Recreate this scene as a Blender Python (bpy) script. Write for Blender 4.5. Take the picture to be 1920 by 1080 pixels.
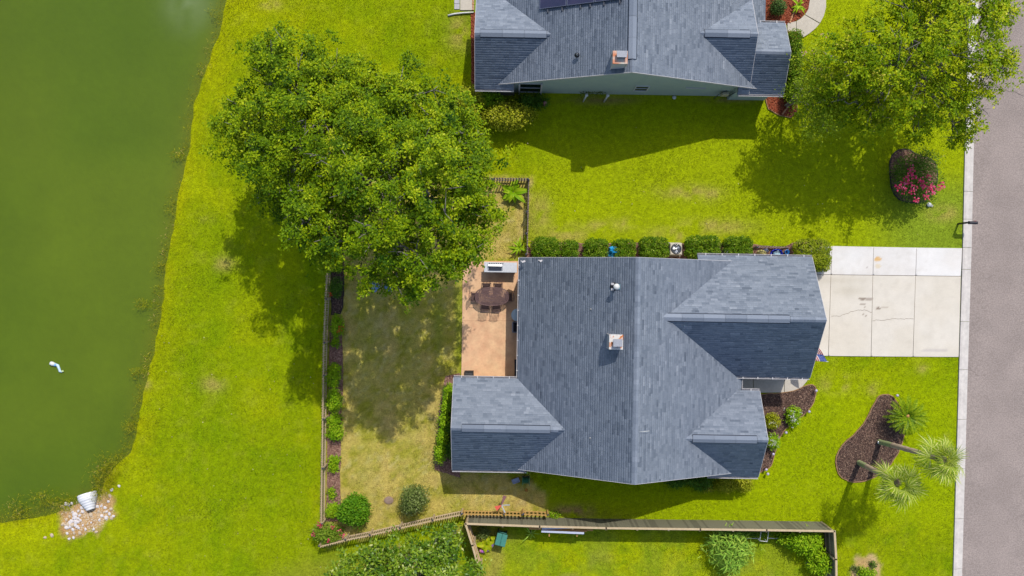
import bpy, math, random
import numpy as np
from mathutils import Vector, Matrix, noise as mn

random.seed(7); rng = np.random.default_rng(7)
for o in list(bpy.data.objects): bpy.data.objects.remove(o)
S = bpy.context.scene; COL = S.collection

# ---------------- camera, sky, sun, exposure ----------------
CAM_H = 50.0
PX = CAM_H * 36 / 28 / 1920            # metres on the ground per photo pixel
cd = bpy.data.cameras.new('camera'); cam = bpy.data.objects.new('camera', cd); COL.objects.link(cam)
cam.location = (0, 0, CAM_H); cam.rotation_euler = (0, 0, 0)
cd.lens = 28; cd.sensor_width = 36; cd.clip_end = 3000; S.camera = cam
SUN_EL = math.radians(52.5); SUN_AZ = math.radians(20.0)     # azimuth clockwise from image up (+Y)
w = bpy.data.worlds.new('World'); S.world = w; w.use_nodes = True
nt = w.node_tree; bg = nt.nodes['Background']
sky = nt.nodes.new('ShaderNodeTexSky'); sky.sky_type = 'NISHITA'; sky.sun_disc = False
sky.sun_elevation = SUN_EL; sky.sun_rotation = SUN_AZ; sky.dust_density = 1.6; sky.ozone_density = 0.4
nt.links.new(sky.outputs[0], bg.inputs[0]); bg.inputs[1].default_value = 0.15
ld = bpy.data.lights.new('sun', 'SUN'); ld.energy = 3.2; ld.angle = math.radians(0.5); ld.color = (1, 0.96, 0.88)
sun = bpy.data.objects.new('sun', ld); COL.objects.link(sun)
sd = Vector((math.sin(SUN_AZ) * math.cos(SUN_EL), math.cos(SUN_AZ) * math.cos(SUN_EL), math.sin(SUN_EL)))
sun.rotation_euler = sd.to_track_quat('Z', 'Y').to_euler(); sun.location = (10, 20, 60)
S.render.engine = 'CYCLES'
S.view_settings.view_transform = 'Standard'; S.view_settings.look = 'None'
S.view_settings.exposure = 0.6; S.view_settings.gamma = 1; S.view_settings.use_curve_mapping = False
KLIT = 1.9                             # what a flat sunlit surface of albedo 1 shows at this exposure

def s2l(c): c = c / 255.0; return c / 12.92 if c <= 0.04045 else ((c + 0.055) / 1.055) ** 2.4
def A(r, g, b): return tuple(min(0.8, max(0.0008, s2l(v) / KLIT)) for v in (r, g, b))
def G(px, py, h=0.0):
    k = PX * (1 - h / CAM_H); return ((px - 960) * k, (540 - py) * k)
def G3(px, py, h=0.0): x, y = G(px, py, h); return (x, y, h)

# ---------------- materials ----------------
MATS = {}
def material(name, c, rough=0.8, c2=None, scale=8.0, bump=0.0, bscale=None, metal=0.0, spec=0.3, detail=6, coords='Object', stretch=None):
    if name in MATS: return MATS[name]
    m = bpy.data.materials.new(name); m.use_nodes = True; t = m.node_tree; n = t.nodes; b = n['Principled BSDF']
    b.inputs['Roughness'].default_value = rough; b.inputs['Metallic'].default_value = metal
    b.inputs['Specular IOR Level'].default_value = spec; b.inputs['Base Color'].default_value = (*c, 1)
    tc = n.new('ShaderNodeTexCoord'); mp = n.new('ShaderNodeMapping'); t.links.new(tc.outputs[coords], mp.inputs[0])
    if stretch: mp.inputs['Scale'].default_value = stretch
    if c2:
        nz = n.new('ShaderNodeTexNoise'); nz.inputs['Scale'].default_value = scale; nz.inputs['Detail'].default_value = detail
        nz.inputs['Roughness'].default_value = 0.65
        r = n.new('ShaderNodeValToRGB'); r.color_ramp.elements[0].position = 0.3; r.color_ramp.elements[1].position = 0.7
        r.color_ramp.elements[0].color = (*c, 1); r.color_ramp.elements[1].color = (*c2, 1)
        t.links.new(mp.outputs[0], nz.inputs[0]); t.links.new(nz.outputs[0], r.inputs[0]); t.links.new(r.outputs[0], b.inputs['Base Color'])
    if bump:
        nb = n.new('ShaderNodeTexNoise'); nb.inputs['Scale'].default_value = bscale or scale * 3; nb.inputs['Detail'].default_value = 4
        bp = n.new('ShaderNodeBump'); bp.inputs['Strength'].default_value = bump; bp.inputs['Distance'].default_value = 0.03
        t.links.new(mp.outputs[0], nb.inputs[0]); t.links.new(nb.outputs[0], bp.inputs['Height']); t.links.new(bp.outputs[0], b.inputs['Normal'])
    MATS[name] = m; return m

def tint_material(name, stops, rough=0.85, noise=0.0, nscale=60, trans=0.0, spec=0.3, bump=0.0):
    """colour from a per-face 'tint' attribute through a ramp, plus fine noise"""
    if name in MATS: return MATS[name]
    m = bpy.data.materials.new(name); m.use_nodes = True; t = m.node_tree; n = t.nodes; b = n['Principled BSDF']
    at = n.new('ShaderNodeAttribute'); at.attribute_name = 'tint'
    r = n.new('ShaderNodeValToRGB'); e = r.color_ramp.elements
    while len(e) < len(stops): e.new(0.5)
    for i, (pos, c) in enumerate(stops): e[i].position = pos; e[i].color = (*c, 1)
    t.links.new(at.outputs['Fac'], r.inputs[0]); col = r.outputs[0]
    tc = n.new('ShaderNodeTexCoord')
    if noise:
        nz = n.new('ShaderNodeTexNoise'); nz.inputs['Scale'].default_value = nscale; nz.inputs['Detail'].default_value = 5
        mr = n.new('ShaderNodeMapRange'); mr.inputs[1].default_value = .3; mr.inputs[2].default_value = .7
        mr.inputs[3].default_value = 1 - noise; mr.inputs[4].default_value = 1 + noise
        mx = n.new('ShaderNodeVectorMath'); mx.operation = 'SCALE'
        t.links.new(tc.outputs['Object'], nz.inputs[0]); t.links.new(nz.outputs[0], mr.inputs[0])
        t.links.new(col, mx.inputs[0]); t.links.new(mr.outputs[0], mx.inputs['Scale']); col = mx.outputs[0]
    t.links.new(col, b.inputs['Base Color'])
    b.inputs['Roughness'].default_value = rough; b.inputs['Specular IOR Level'].default_value = spec
    if bump:
        nb = n.new('ShaderNodeTexNoise'); nb.inputs['Scale'].default_value = 90
        bp = n.new('ShaderNodeBump'); bp.inputs['Strength'].default_value = bump; bp.inputs['Distance'].default_value = 0.01
        t.links.new(tc.outputs['Object'], nb.inputs[0]); t.links.new(nb.outputs[0], bp.inputs['Height']); t.links.new(bp.outputs[0], b.inputs['Normal'])
    if trans:
        tr = n.new('ShaderNodeBsdfTranslucent'); ms = n.new('ShaderNodeMixShader'); ms.inputs[0].default_value = trans
        t.links.new(col, tr.inputs[0]); out = n['Material Output']
        t.links.new(b.outputs[0], ms.inputs[1]); t.links.new(tr.outputs[0], ms.inputs[2]); t.links.new(ms.outputs[0], out.inputs[0])
    MATS[name] = m; return m

def vcol_material(name, rough=0.9, noise=0.2, scales=(3.0, 30.0), trans=0.0, bump=0.5, bscale=14, spec=0.15, freq2=0.15):
    """colour from the point colour attribute 'Col', broken up by two octaves of noise"""
    m = bpy.data.materials.new(name); m.use_nodes = True; t = m.node_tree; n = t.nodes; b = n['Principled BSDF']
    at = n.new('ShaderNodeAttribute'); at.attribute_name = 'Col'; col = at.outputs['Color']
    geo = n.new('ShaderNodeNewGeometry')
    for sc, am in ((scales[0], noise), (scales[1], freq2)):
        nz = n.new('ShaderNodeTexNoise'); nz.inputs['Scale'].default_value = sc; nz.inputs['Detail'].default_value = 5; nz.inputs['Roughness'].default_value = .7
        mr = n.new('ShaderNodeMapRange'); mr.inputs[1].default_value = .3; mr.inputs[2].default_value = .7
        mr.inputs[3].default_value = 1 - am; mr.inputs[4].default_value = 1 + am; mr.clamp = True
        mx = n.new('ShaderNodeVectorMath'); mx.operation = 'SCALE'
        t.links.new(geo.outputs['Position'], nz.inputs[0]); t.links.new(nz.outputs[0], mr.inputs[0])
        t.links.new(col, mx.inputs[0]); t.links.new(mr.outputs[0], mx.inputs['Scale']); col = mx.outputs[0]
    t.links.new(col, b.inputs['Base Color']); b.inputs['Roughness'].default_value = rough; b.inputs['Specular IOR Level'].default_value = spec
    if bump:
        nb = n.new('ShaderNodeTexNoise'); nb.inputs['Scale'].default_value = bscale; nb.inputs['Detail'].default_value = 6
        bp = n.new('ShaderNodeBump'); bp.inputs['Strength'].default_value = bump; bp.inputs['Distance'].default_value = 0.05
        t.links.new(geo.outputs['Position'], nb.inputs[0]); t.links.new(nb.outputs[0], bp.inputs['Height']); t.links.new(bp.outputs[0], b.inputs['Normal'])
    if trans:
        tr = n.new('ShaderNodeBsdfTranslucent'); ms = n.new('ShaderNodeMixShader'); ms.inputs[0].default_value = trans
        t.links.new(col, tr.inputs[0]); out = n['Material Output']
        t.links.new(b.outputs[0], ms.inputs[1]); t.links.new(tr.outputs[0], ms.inputs[2]); t.links.new(ms.outputs[0], out.inputs[0])
    MATS[name] = m; return m

# ---------------- objects ----------------
def tag(o, label=None, cat=None, group=None, kind=None):
    if label: o['label'] = label
    if cat: o['category'] = cat
    if group: o['group'] = group
    if kind: o['kind'] = kind
    return o
def empty(name, loc=(0, 0, 0), rz=0.0, label=None, cat=None, group=None, kind=None):
    o = bpy.data.objects.new(name, None); COL.objects.link(o); o.location = loc; o.rotation_euler = (0, 0, rz)
    return tag(o, label, cat, group, kind)
def link_mesh(name, me, parent=None, loc=None, rot=None):
    o = bpy.data.objects.new(name, me); COL.objects.link(o)
    if parent: o.parent = parent
    if loc is not None: o.location = loc
    if rot is not None: o.rotation_euler = rot
    return o
def npmesh(name, V, F, mat, tint=None, col=None, smooth=False):
    """V (n,3), F (m,k) equal-sized faces"""
    V = np.asarray(V, np.float32); F = np.asarray(F, np.int32); k = F.shape[1]
    me = bpy.data.meshes.new(name); me.vertices.add(len(V)); me.vertices.foreach_set('co', V.ravel())
    me.loops.add(F.size); me.loops.foreach_set('vertex_index', F.ravel())
    me.polygons.add(len(F)); me.polygons.foreach_set('loop_start', np.arange(0, F.size, k, dtype=np.int32))
    me.polygons.foreach_set('loop_total', np.full(len(F), k, np.int32))
    if smooth: me.polygons.foreach_set('use_smooth', np.ones(len(F), bool))
    me.update(calc_edges=True)
    if tint is not None:
        a = me.attributes.new('tint', 'FLOAT', 'FACE'); a.data.foreach_set('value', np.asarray(tint, np.float32))
    if col is not None:
        dom = 'POINT' if len(col) == len(V) else 'FACE'
        a = me.attributes.new('Col', 'FLOAT_COLOR', dom)
        a.data.foreach_set('color', np.hstack([col, np.ones((len(col), 1))]).astype(np.float32).ravel())
    me.materials.append(mat); return me

class MB:
    """collects shapes for ONE mesh; coordinates are taken minus self.o"""
    def __init__(s, o=(0, 0, 0)): s.v = []; s.f = []; s.t = []; s.m = []; s.o = Vector(o); s.mi = 0; s.sm = []
    def add(s, vs, fs, tint=0.5, smooth=False):
        b = len(s.v); s.v += [tuple(Vector(v) - s.o) for v in vs]
        for f in fs: s.f.append([b + i for i in f]); s.t.append(tint); s.m.append(s.mi); s.sm.append(smooth)
        return s
    def box(s, c, d, rz=0.0, tint=0.5, M=None, bevel=0.0):
        x, y, z = d[0] / 2, d[1] / 2, d[2] / 2
        if bevel:
            e = min(bevel, x * .9, y * .9, z * .9); vs = []
            for zz, q in ((-z, e), (-z + e, 0), (z - e, 0), (z, e)):
                for sx, sy in ((-1, -1), (1, -1), (1, 1), (-1, 1)):
                    if q: vs.append((sx * (x - e), sy * (y - e), zz))
                    else: vs.append((sx * x, sy * y, zz))
            fs = [(3, 2, 1, 0), (12, 13, 14, 15)] + [(4 * k + i, 4 * k + (i + 1) % 4, 4 * k + 4 + (i + 1) % 4, 4 * k + 4 + i) for k in range(3) for i in range(4)]
        else:
            vs = [(-x, -y, -z), (x, -y, -z), (x, y, -z), (-x, y, -z), (-x, -y, z), (x, -y, z), (x, y, z), (-x, y, z)]
            fs = [(3, 2, 1, 0), (4, 5, 6, 7), (0, 1, 5, 4), (1, 2, 6, 5), (2, 3, 7, 6), (3, 0, 4, 7)]
        R = (M or Matrix.Rotation(rz, 3, 'Z')); c = Vector(c)
        return s.add([R @ Vector(v) + c for v in vs], fs, tint)
    def tube(s, pts, rad, n=8, cap=True, tint=0.5, smooth=True):
        pts = [Vector(p) for p in pts]; rad = rad if hasattr(rad, '__len__') else [rad] * len(pts); vs = []
        for i, p in enumerate(pts):
            d = (pts[min(i + 1, len(pts) - 1)] - pts[max(i - 1, 0)]).normalized()
            a = d.cross(Vector((0, 0, 1)) if abs(d.z) < .9 else Vector((1, 0, 0))).normalized(); b = d.cross(a)
            for k in range(n):
                t = 2 * math.pi * k / n; vs.append(p + (a * math.cos(t) + b * math.sin(t)) * rad[i])
        fs = [(i * n + k, i * n + (k + 1) % n, (i + 1) * n + (k + 1) % n, (i + 1) * n + k) for i in range(len(pts) - 1) for k in range(n)]
        if cap: fs += [tuple(range(n - 1, -1, -1)), tuple((len(pts) - 1) * n + k for k in range(n))]
        return s.add(vs, fs, tint, smooth)
    def prism(s, poly, z0, z1, tint=0.5):
        n = len(poly); z0 = z0 if hasattr(z0, '__len__') else [z0] * n; z1 = z1 if hasattr(z1, '__len__') else [z1] * n
        vs = [(p[0], p[1], z0[i]) for i, p in enumerate(poly)] + [(p[0], p[1], z1[i]) for i, p in enumerate(poly)]
        return s.add(vs, [tuple(range(n - 1, -1, -1)), tuple(range(n, 2 * n))] + [(i, (i + 1) % n, n + (i + 1) % n, n + i) for i in range(n)], tint)
    def lathe(s, c, prof, n=16, tint=0.5, sx=1, sy=1, smooth=True):
        vs = [(c[0] + r * sx * math.cos(2 * math.pi * k / n), c[1] + r * sy * math.sin(2 * math.pi * k / n), c[2] + z) for r, z in prof for k in range(n)]
        m = len(prof)
        fs = [(i * n + k, i * n + (k + 1) % n, (i + 1) * n + (k + 1) % n, (i + 1) * n + k) for i in range(m - 1) for k in range(n)]
        fs += [tuple(range(n - 1, -1, -1)), tuple((m - 1) * n + k for k in range(n))]
        return s.add(vs, fs, tint, smooth)
    def mesh(s, name, mats):
        me = bpy.data.meshes.new(name); me.from_pydata(s.v, [], s.f)
        a = me.attributes.new('tint', 'FLOAT', 'FACE'); a.data.foreach_set('value', np.array(s.t, np.float32))
        for m in (mats if isinstance(mats, (list, tuple)) else [mats]): me.materials.append(m)
        me.polygons.foreach_set('material_index', np.array(s.m, np.int32)); me.polygons.foreach_set('use_smooth', np.array(s.sm, bool))
        return me
    def build(s, name, mats, parent=None, loc=None, rot=None): return link_mesh(name, s.mesh(name, mats), parent, loc, rot)

def sheet(name, poly, z, mat, parent=None, thick=0.05, col=None):
    """flat slab with its top at z"""
    b = MB(); b.prism(poly, z - thick, z); return b.build(name, mat, parent)
def area(poly): return sum(poly[i][0] * poly[(i + 1) % len(poly)][1] - poly[(i + 1) % len(poly)][0] * poly[i][1] for i in range(len(poly))) / 2
def ccw(poly): return poly if area(poly) > 0 else poly[::-1]
def smooth_poly(poly, it=2):
    for _ in range(it):
        q = []
        for i in range(len(poly)):
            a, b = poly[i], poly[(i + 1) % len(poly)]
            q += [(a[0] * .75 + b[0] * .25, a[1] * .75 + b[1] * .25), (a[0] * .25 + b[0] * .75, a[1] * .25 + b[1] * .75)]
        poly = q
    return poly
def wobble(poly, amp, step=0.15):
    out = []
    for i in range(len(poly)):
        a, b = Vector(poly[i]), Vector(poly[(i + 1) % len(poly)]); L = (b - a).length; n = max(1, int(L / step))
        for k in range(n):
            q = a.lerp(b, k / n); v = mn.noise_vector((q.x * 2.3, q.y * 2.3, 4.2)); out.append((q.x + v.x * amp, q.y + v.y * amp))
    return out
def inside(poly, X, Y):
    r = np.zeros(X.shape, bool); n = len(poly)
    for i in range(n):
        x0, y0 = poly[i]; x1, y1 = poly[(i + 1) % n]
        if y0 == y1: continue
        c = ((y0 > Y) != (y1 > Y)) & (X < (x1 - x0) * (Y - y0) / (y1 - y0) + x0); r ^= c
    return r
def dist_line(pts, X, Y):
    d = np.full(X.shape, 1e9)
    for i in range(len(pts) - 1):
        ax, ay = pts[i]; bx, by = pts[i + 1]; L = (bx - ax) ** 2 + (by - ay) ** 2 + 1e-9
        t = np.clip(((X - ax) * (bx - ax) + (Y - ay) * (by - ay)) / L, 0, 1)
        d = np.minimum(d, np.hypot(X - ax - t * (bx - ax), Y - ay - t * (by - ay)))
    return d
def dist_poly(poly, X, Y):
    d = dist_line(list(poly) + [poly[0]], X, Y); return np.where(inside(poly, X, Y), -d, d)
_LAT = rng.random((256, 256))
def vnoise(X, Y, sc, seed=0, octv=3):
    r = 0; amp = 1; tot = 0
    for o in range(octv):
        x = X / sc * (2 ** o) + 17.3 * seed + 100; y = Y / sc * (2 ** o) - 9.1 * seed + 100
        xi = np.floor(x).astype(int); yi = np.floor(y).astype(int); fx = x - xi; fy = y - yi
        fx = fx * fx * (3 - 2 * fx); fy = fy * fy * (3 - 2 * fy)
        g = lambda i, j: _LAT[(xi + i) % 256, (yi + j) % 256]
        r = r + amp * ((g(0, 0) * (1 - fx) + g(1, 0) * fx) * (1 - fy) + (g(0, 1) * (1 - fx) + g(1, 1) * fx) * fy); tot += amp; amp *= .55
    return r / tot
def sstep(a, b, x): t = np.clip((x - a) / (b - a), 0, 1); return t * t * (3 - 2 * t)
# ================= GROUND, WATER, ROAD =================
def GP(pts): return [G(*p) for p in pts]
SHORE_PX = [(430, -900), (415, -60), (410, 0), (397, 60), (372, 130), (352, 190), (345, 262), (325, 350), (308, 440), (298, 520), (287, 600), (270, 680), (248, 770), (234, 845),
            (200, 872), (182, 905), (178, 922), (150, 932), (105, 950), (60, 962), (0, 972), (-200, 985), (-900, 1010)]
SHORE = GP(SHORE_PX)
_sh = []
for i in range(len(SHORE) - 1):
    a, b = Vector(SHORE[i]), Vector(SHORE[i + 1]); n = max(1, int((b - a).length / 0.35)) if (b - a).length < 8 else 8
    for k in range(n):
        q = a.lerp(b, k / n); v = mn.noise_vector((q.x * 1.4, q.y * 1.4, 0)); _sh.append((q.x + v.x * .16, q.y + v.y * .16))
SHORE = _sh + [SHORE[-1]]
POND = SHORE + [G(-9000, 1010), G(-9000, -900)]
YARD = GP([(622, 333), (995, 333), (985, 480), (868, 490), (866, 712), (850, 712), (848, 880), (985, 893), (1020, 930), (1020, 966), (878, 968), (700, 1004), (605, 1024), (611, 880), (617, 600)])
SOUTH = GP([(878, 968), (1562, 993), (1567, 1500), (600, 1500), (620, 1060), (880, 980)])
DRIVE = GP([(1527, 461), (1804, 464), (1797, 669), (1500, 667), (1500, 480)])
WALK = GP([(1385, 700), (1385, 736), (1478, 735), (1500, 728), (1513, 714), (1520, 695), (1524, 668), (1500, 668), (1500, 700)])
BED_FRONT = wobble(smooth_poly(GP([(1400, 740), (1480, 736), (1512, 722), (1528, 721), (1530, 738), (1524, 757), (1510, 775), (1488, 789), (1468, 808), (1457, 830), (1450, 860), (1443, 877), (1428, 884), (1400, 900)]), 1), .05)
BED_ISLAND = wobble(smooth_poly(GP([(1650, 740), (1642, 749), (1631, 770), (1621, 791), (1605, 810), (1582, 830), (1568, 850), (1566, 871), (1573, 892), (1595, 904), (1618, 902), (1642, 894), (1665, 876), (1681, 853), (1691, 832), (1696, 811), (1691, 778), (1681, 752), (1670, 740)]), 1), .05)
BED_MYRTLE = wobble(smooth_poly(GP([(1680, 281), (1700, 278), (1722, 292), (1752, 300), (1758, 330), (1752, 360), (1730, 382), (1690, 378), (1672, 360), (1667, 320), (1669, 295)]), 1), .05)
BED_FENCE1 = wobble(GP([(622, 455), (642, 458), (645, 520), (643, 575), (638, 588), (622, 590)]), .05)
BED_FENCE2 = wobble(GP([(619, 600), (640, 604), (644, 700), (640, 800), (638, 905), (640, 975), (612, 978), (615, 800)]), .05)
BED_NORTH = wobble(GP([(985, 450), (1030, 455), (1200, 456), (1400, 457), (1466, 463), (1500, 452), (1540, 450), (1550, 500), (985, 500)]), .06)
BED_RED = wobble(smooth_poly(GP([(1432, 176), (1440, 205), (1462, 217), (1482, 220), (1494, 208), (1494, 180), (1500, 60), (1476, 60), (1476, 170)]), 0), .04)
BED_NFRONT = wobble(GP([(1408, -200), (1408, 45), (1476, 46), (1500, 36), (1516, 18), (1519, -10), (1519, -200)]), .03)
BED_NWEST = wobble(GP([(883, 24), (898, 24), (898, 172), (884, 172)]), .03)
NWALK = GP([(1476, 58), (1476, 44), (1498, 37), (1514, 21), (1518, 0), (1518, -200), (1548, -200), (1548, 14), (1538, 42), (1517, 63), (1504, 70), (1492, 62)])
BED_HEDGEW = wobble(GP([(836, 705), (862, 700), (862, 895), (815, 880), (822, 780), (830, 730)]), .05)
SAND = wobble(smooth_poly(GP([(1612, 1042), (1640, 1041), (1653, 1056), (1654, 1080), (1640, 1110), (1606, 1108), (1597, 1075), (1601, 1052)]), 1), .08)
RIPRAP = wobble(smooth_poly(GP([(110, 960), (135, 940), (160, 928), (195, 925), (212, 940), (214, 970), (190, 990), (150, 1008), (125, 1005), (112, 985)]), 1), .15)
PATIO = GP([(868, 489), (990, 489), (990, 712), (865, 712)])
NPATIO = GP([(851, 20), (888, 20), (888, -60), (851, -60)])
ROAD_L = [(1845, -400), (1834, 0), (1826, 235), (1821, 464), (1814, 693), (1803, 1080), (1790, 1500)]
CURB_L = [(1828, -400), (1817, 0), (1809, 235), (1804, 464), (1797, 693), (1786, 1080), (1773, 1500)]
_N = GP([(880, -200), (1480, -200), (1476, 180), (890, 176)]); _M = GP([(985, 490), (1520, 485), (1515, 700), (1425, 735), (1418, 885), (1200, 885), (858, 872), (862, 712), (985, 712)])
NOGRASS = [DRIVE, WALK, BED_FRONT, BED_ISLAND, BED_MYRTLE, BED_FENCE1, BED_FENCE2, BED_NORTH, BED_RED, BED_NFRONT, BED_NWEST, NWALK, PATIO, NPATIO, _N, _M,
           GP([(CURB_L[i][0], CURB_L[i][1]) for i in range(7)] + [(9000, 1500), (9000, -400)])]

def gz(X, Y):
    d = dist_line(SHORE, X, Y); ins = inside(POND, X, Y); d = np.where(ins, -d, d)
    return np.where(d > 0, -.32 * (1 - sstep(0, 2.2, d)), -.32 + .5 * np.maximum(d, -2.5)) , d

def lin(c): return np.array(A(*c))
def mixc(c, d, f): f = np.asarray(f)[..., None]; return c * (1 - f) + d * f
def spot(X, Y, px, py, rx, ry=None):
    x, y = G(px, py); ry = ry or rx; return np.exp(-(((X - x) / (rx * PX)) ** 2 + ((Y - y) / (ry * PX)) ** 2))
def gcol(X, Y, d):
    n1 = vnoise(X, Y, 6, 1); n2 = vnoise(X, Y, 1.6, 2); n3 = vnoise(X, Y, .5, 3, 2)
    c = np.tile(lin((154, 174, 6)), X.shape + (1,))
    c = mixc(c, lin((180, 190, 8)), sstep(.4, .65, n1) * .6)
    c = mixc(c, lin((122, 156, 4)), sstep(.42, .72, n2) * .55); c = mixc(c, lin((134, 164, 6)), sstep(.48, .62, vnoise(X, Y, 3.2, 41)) * .45)
    c = mixc(c, lin((186, 192, 60)), sstep(.60, .85, vnoise(X, Y, .5, 42, 2)) * .22); c = mixc(c, lin((168, 182, 14)), (.5 + .5 * np.sin(X * 5.2 + 2 * vnoise(X, Y, 5, 43))) * .16)
    px = X / PX + 960; py = 540 - Y / PX
    # bright verge by the water
    c = mixc(c, lin((200, 192, 2)), np.exp(-np.maximum(d, 0) / 1.1) * .6 * sstep(.2, .6, n2 + .15))
    c = mixc(c, lin((192, 190, 4)), np.exp(-((px - 540) / 160) ** 2 - ((py + 20) / 150) ** 2) * .3)
    # lawn between the houses, cooler towards the street
    f = sstep(960, 1050, px) * (1 - sstep(455, 470, py)); c = mixc(c, lin((178, 194, 14)), f * .8)
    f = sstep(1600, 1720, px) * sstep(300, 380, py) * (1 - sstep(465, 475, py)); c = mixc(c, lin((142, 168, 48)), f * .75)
    # front lawn, most saturated
    f = sstep(1000, 1100, px) * sstep(640, 760, py) * (1 - sstep(970, 1000, py)); c = mixc(c, lin((170, 190, 4)), f * .7)
    # straw patches
    dry = np.zeros(X.shape)
    for q in ((1060, 440, 45, 18), (1130, 425, 40, 10), (1262, 440, 40, 14), (1340, 425, 60, 14), (1010, 400, 22, 40), (1290, 360, 50, 12), (1335, 365, 20, 12), (1160, 420, 30, 10),
              (1770, 400, 30, 14), (1500, 1065, 30, 20), (385, 410, 16, 10), (400, 720, 20, 14), (1730, 690, 10, 8), (1775, 850, 6, 30), (860, 60, 20, 30), (510, 8, 20, 10), (270, 722, 10, 8), (1640, 730, 12, 10),
              (420, 495, 20, 12), (1570, 720, 30, 14), (1240, 1015, 30, 10), (1300, 1050, 40, 16), (1180, 1040, 50, 20), (1450, 1025, 30, 10), (1470, 1045, 20, 12), (900, 1040, 20, 20), (1060, 965, 60, 14), (850, 1040, 10, 25),
              (980, 1050, 70, 30), (690, 595, 20, 60), (1095, 1000, 90, 30)):
        dry = np.maximum(dry, spot(X, Y, *q))
    dry = dry * sstep(.30, .62, n3 * .6 + n2 * .4)
    c = mixc(c, lin((196, 180, 92)), np.clip(dry * .85, 0, 1))
    # far south-west corner duller
    c = mixc(c, lin((158, 160, 60)), sstep(0, 60, (py - 1010) * 1.0 + (px - 560) * .35 - 20) * (px < 640) * .5)
    # southern neighbour's yard
    ds = dist_poly(SOUTH, X, Y); f = sstep(.15, -.15, ds)
    s = mixc(np.tile(lin((158, 176, 34)), X.shape + (1,)), lin((176, 190, 12)), sstep(.4, .65, n2)); s = mixc(s, lin((132, 164, 16)), sstep(.5, .7, n3) * .5)
    s = mixc(s, lin((186, 172, 86)), sstep(.5, .7, vnoise(X, Y, 2.4, 9)) * (.15 + .55 * sstep(1250, 950, px)))
    c = mixc(c, s, f)
    # fenced back yard, thin and straw-coloured
    dyd = dist_poly(YARD, X, Y); f = sstep(.25, -.2, dyd + (n3 - .5) * .5)
    n5 = vnoise(X, Y, .22, 51, 2)
    y = mixc(np.tile(lin((216, 194, 104)), X.shape + (1,)), lin((172, 168, 54)), sstep(.36, .64, n3 * .45 + n5 * .35 + n2 * .2))
    y = mixc(y, lin((236, 216, 150)), sstep(.55, .8, n5) * .5); y = mixc(y, lin((214, 188, 120)), sstep(.55, .75, vnoise(X, Y, 1.4, 5)) * .35)
    stripe = .5 + .5 * np.sin((px + 8 * n1) * .075); y = mixc(y, lin((176, 178, 60)), stripe * .30 * (px < 870))
    y = mixc(y, lin((140, 160, 30)), spot(X, Y, 822, 610, 12, 60) * .7 + spot(X, Y, 860, 600, 8, 120) * .7)
    c = mixc(c, y, f)
    # bare soil
    bare = spot(X, Y, 1075, 958, 34, 10) + spot(X, Y, 730, 938, 9, 7) + spot(X, Y, 975, 945, 18, 14) * .6 + spot(X, Y, 1130, 188, 60, 7) * .8 + spot(X, Y, 1370, 188, 50, 5) * .7 + spot(X, Y, 830, 770, 7, 60) * .7
    c = mixc(c, lin((176, 134, 104)), np.clip(bare * sstep(.3, .55, n3 + .1), 0, 1) * .8)
    dr = dist_poly(RIPRAP, X, Y); c = mixc(c, mixc(np.tile(lin((196, 152, 92)), X.shape + (1,)), lin((222, 186, 140)), n3), sstep(.3, -.3, dr + (n3 - .5)))
    dsn = dist_poly(SAND, X, Y); c = mixc(c, mixc(np.tile(lin((226, 198, 144)), X.shape + (1,)), lin((205, 170, 110)), n3), sstep(.15, -.15, dsn + (n3 - .5) * .5))
    # muddy edge at the water
    c = mixc(c, lin((150, 120, 60)), np.exp(-(d / .18) ** 2) * .6); c = mixc(c, lin((90, 90, 30)), sstep(0, -.3, d))
    return c

xs = np.concatenate([[-900, -500, -250, -120, -70, -45], np.arange(-36, 36.01, .2), [45, 70, 120, 250, 500, 900]])
ys = np.concatenate([[-900, -500, -250, -120, -70, -40], np.arange(-22, 22.01, .2), [40, 70, 120, 250, 500, 900]])
XX, YY = np.meshgrid(xs, ys); Z, D = gz(XX, YY)
Z = Z + np.where((np.abs(XX) < 37) & (D > 0), (vnoise(XX, YY, 3, 4) - .5) * .03, 0)
nx, ny = len(xs), len(ys); idx = np.arange(nx * ny).reshape(ny, nx)
F = np.stack([idx[:-1, :-1], idx[:-1, 1:], idx[1:, 1:], idx[1:, :-1]], -1).reshape(-1, 4)
lawn_m = vcol_material('lawn_ground', .95, spec=.04, noise=.24, scales=(3.2, 20.0), freq2=.42, bump=1.0, bscale=22)
V = np.stack([XX, YY, Z], -1).reshape(-1, 3)
g = link_mesh('ground', npmesh('ground', V, F, lawn_m, col=gcol(XX, YY, D).reshape(-1, 3), smooth=True)); tag(g, 'bright green lawn ground running down to the pond', kind='structure')

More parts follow.
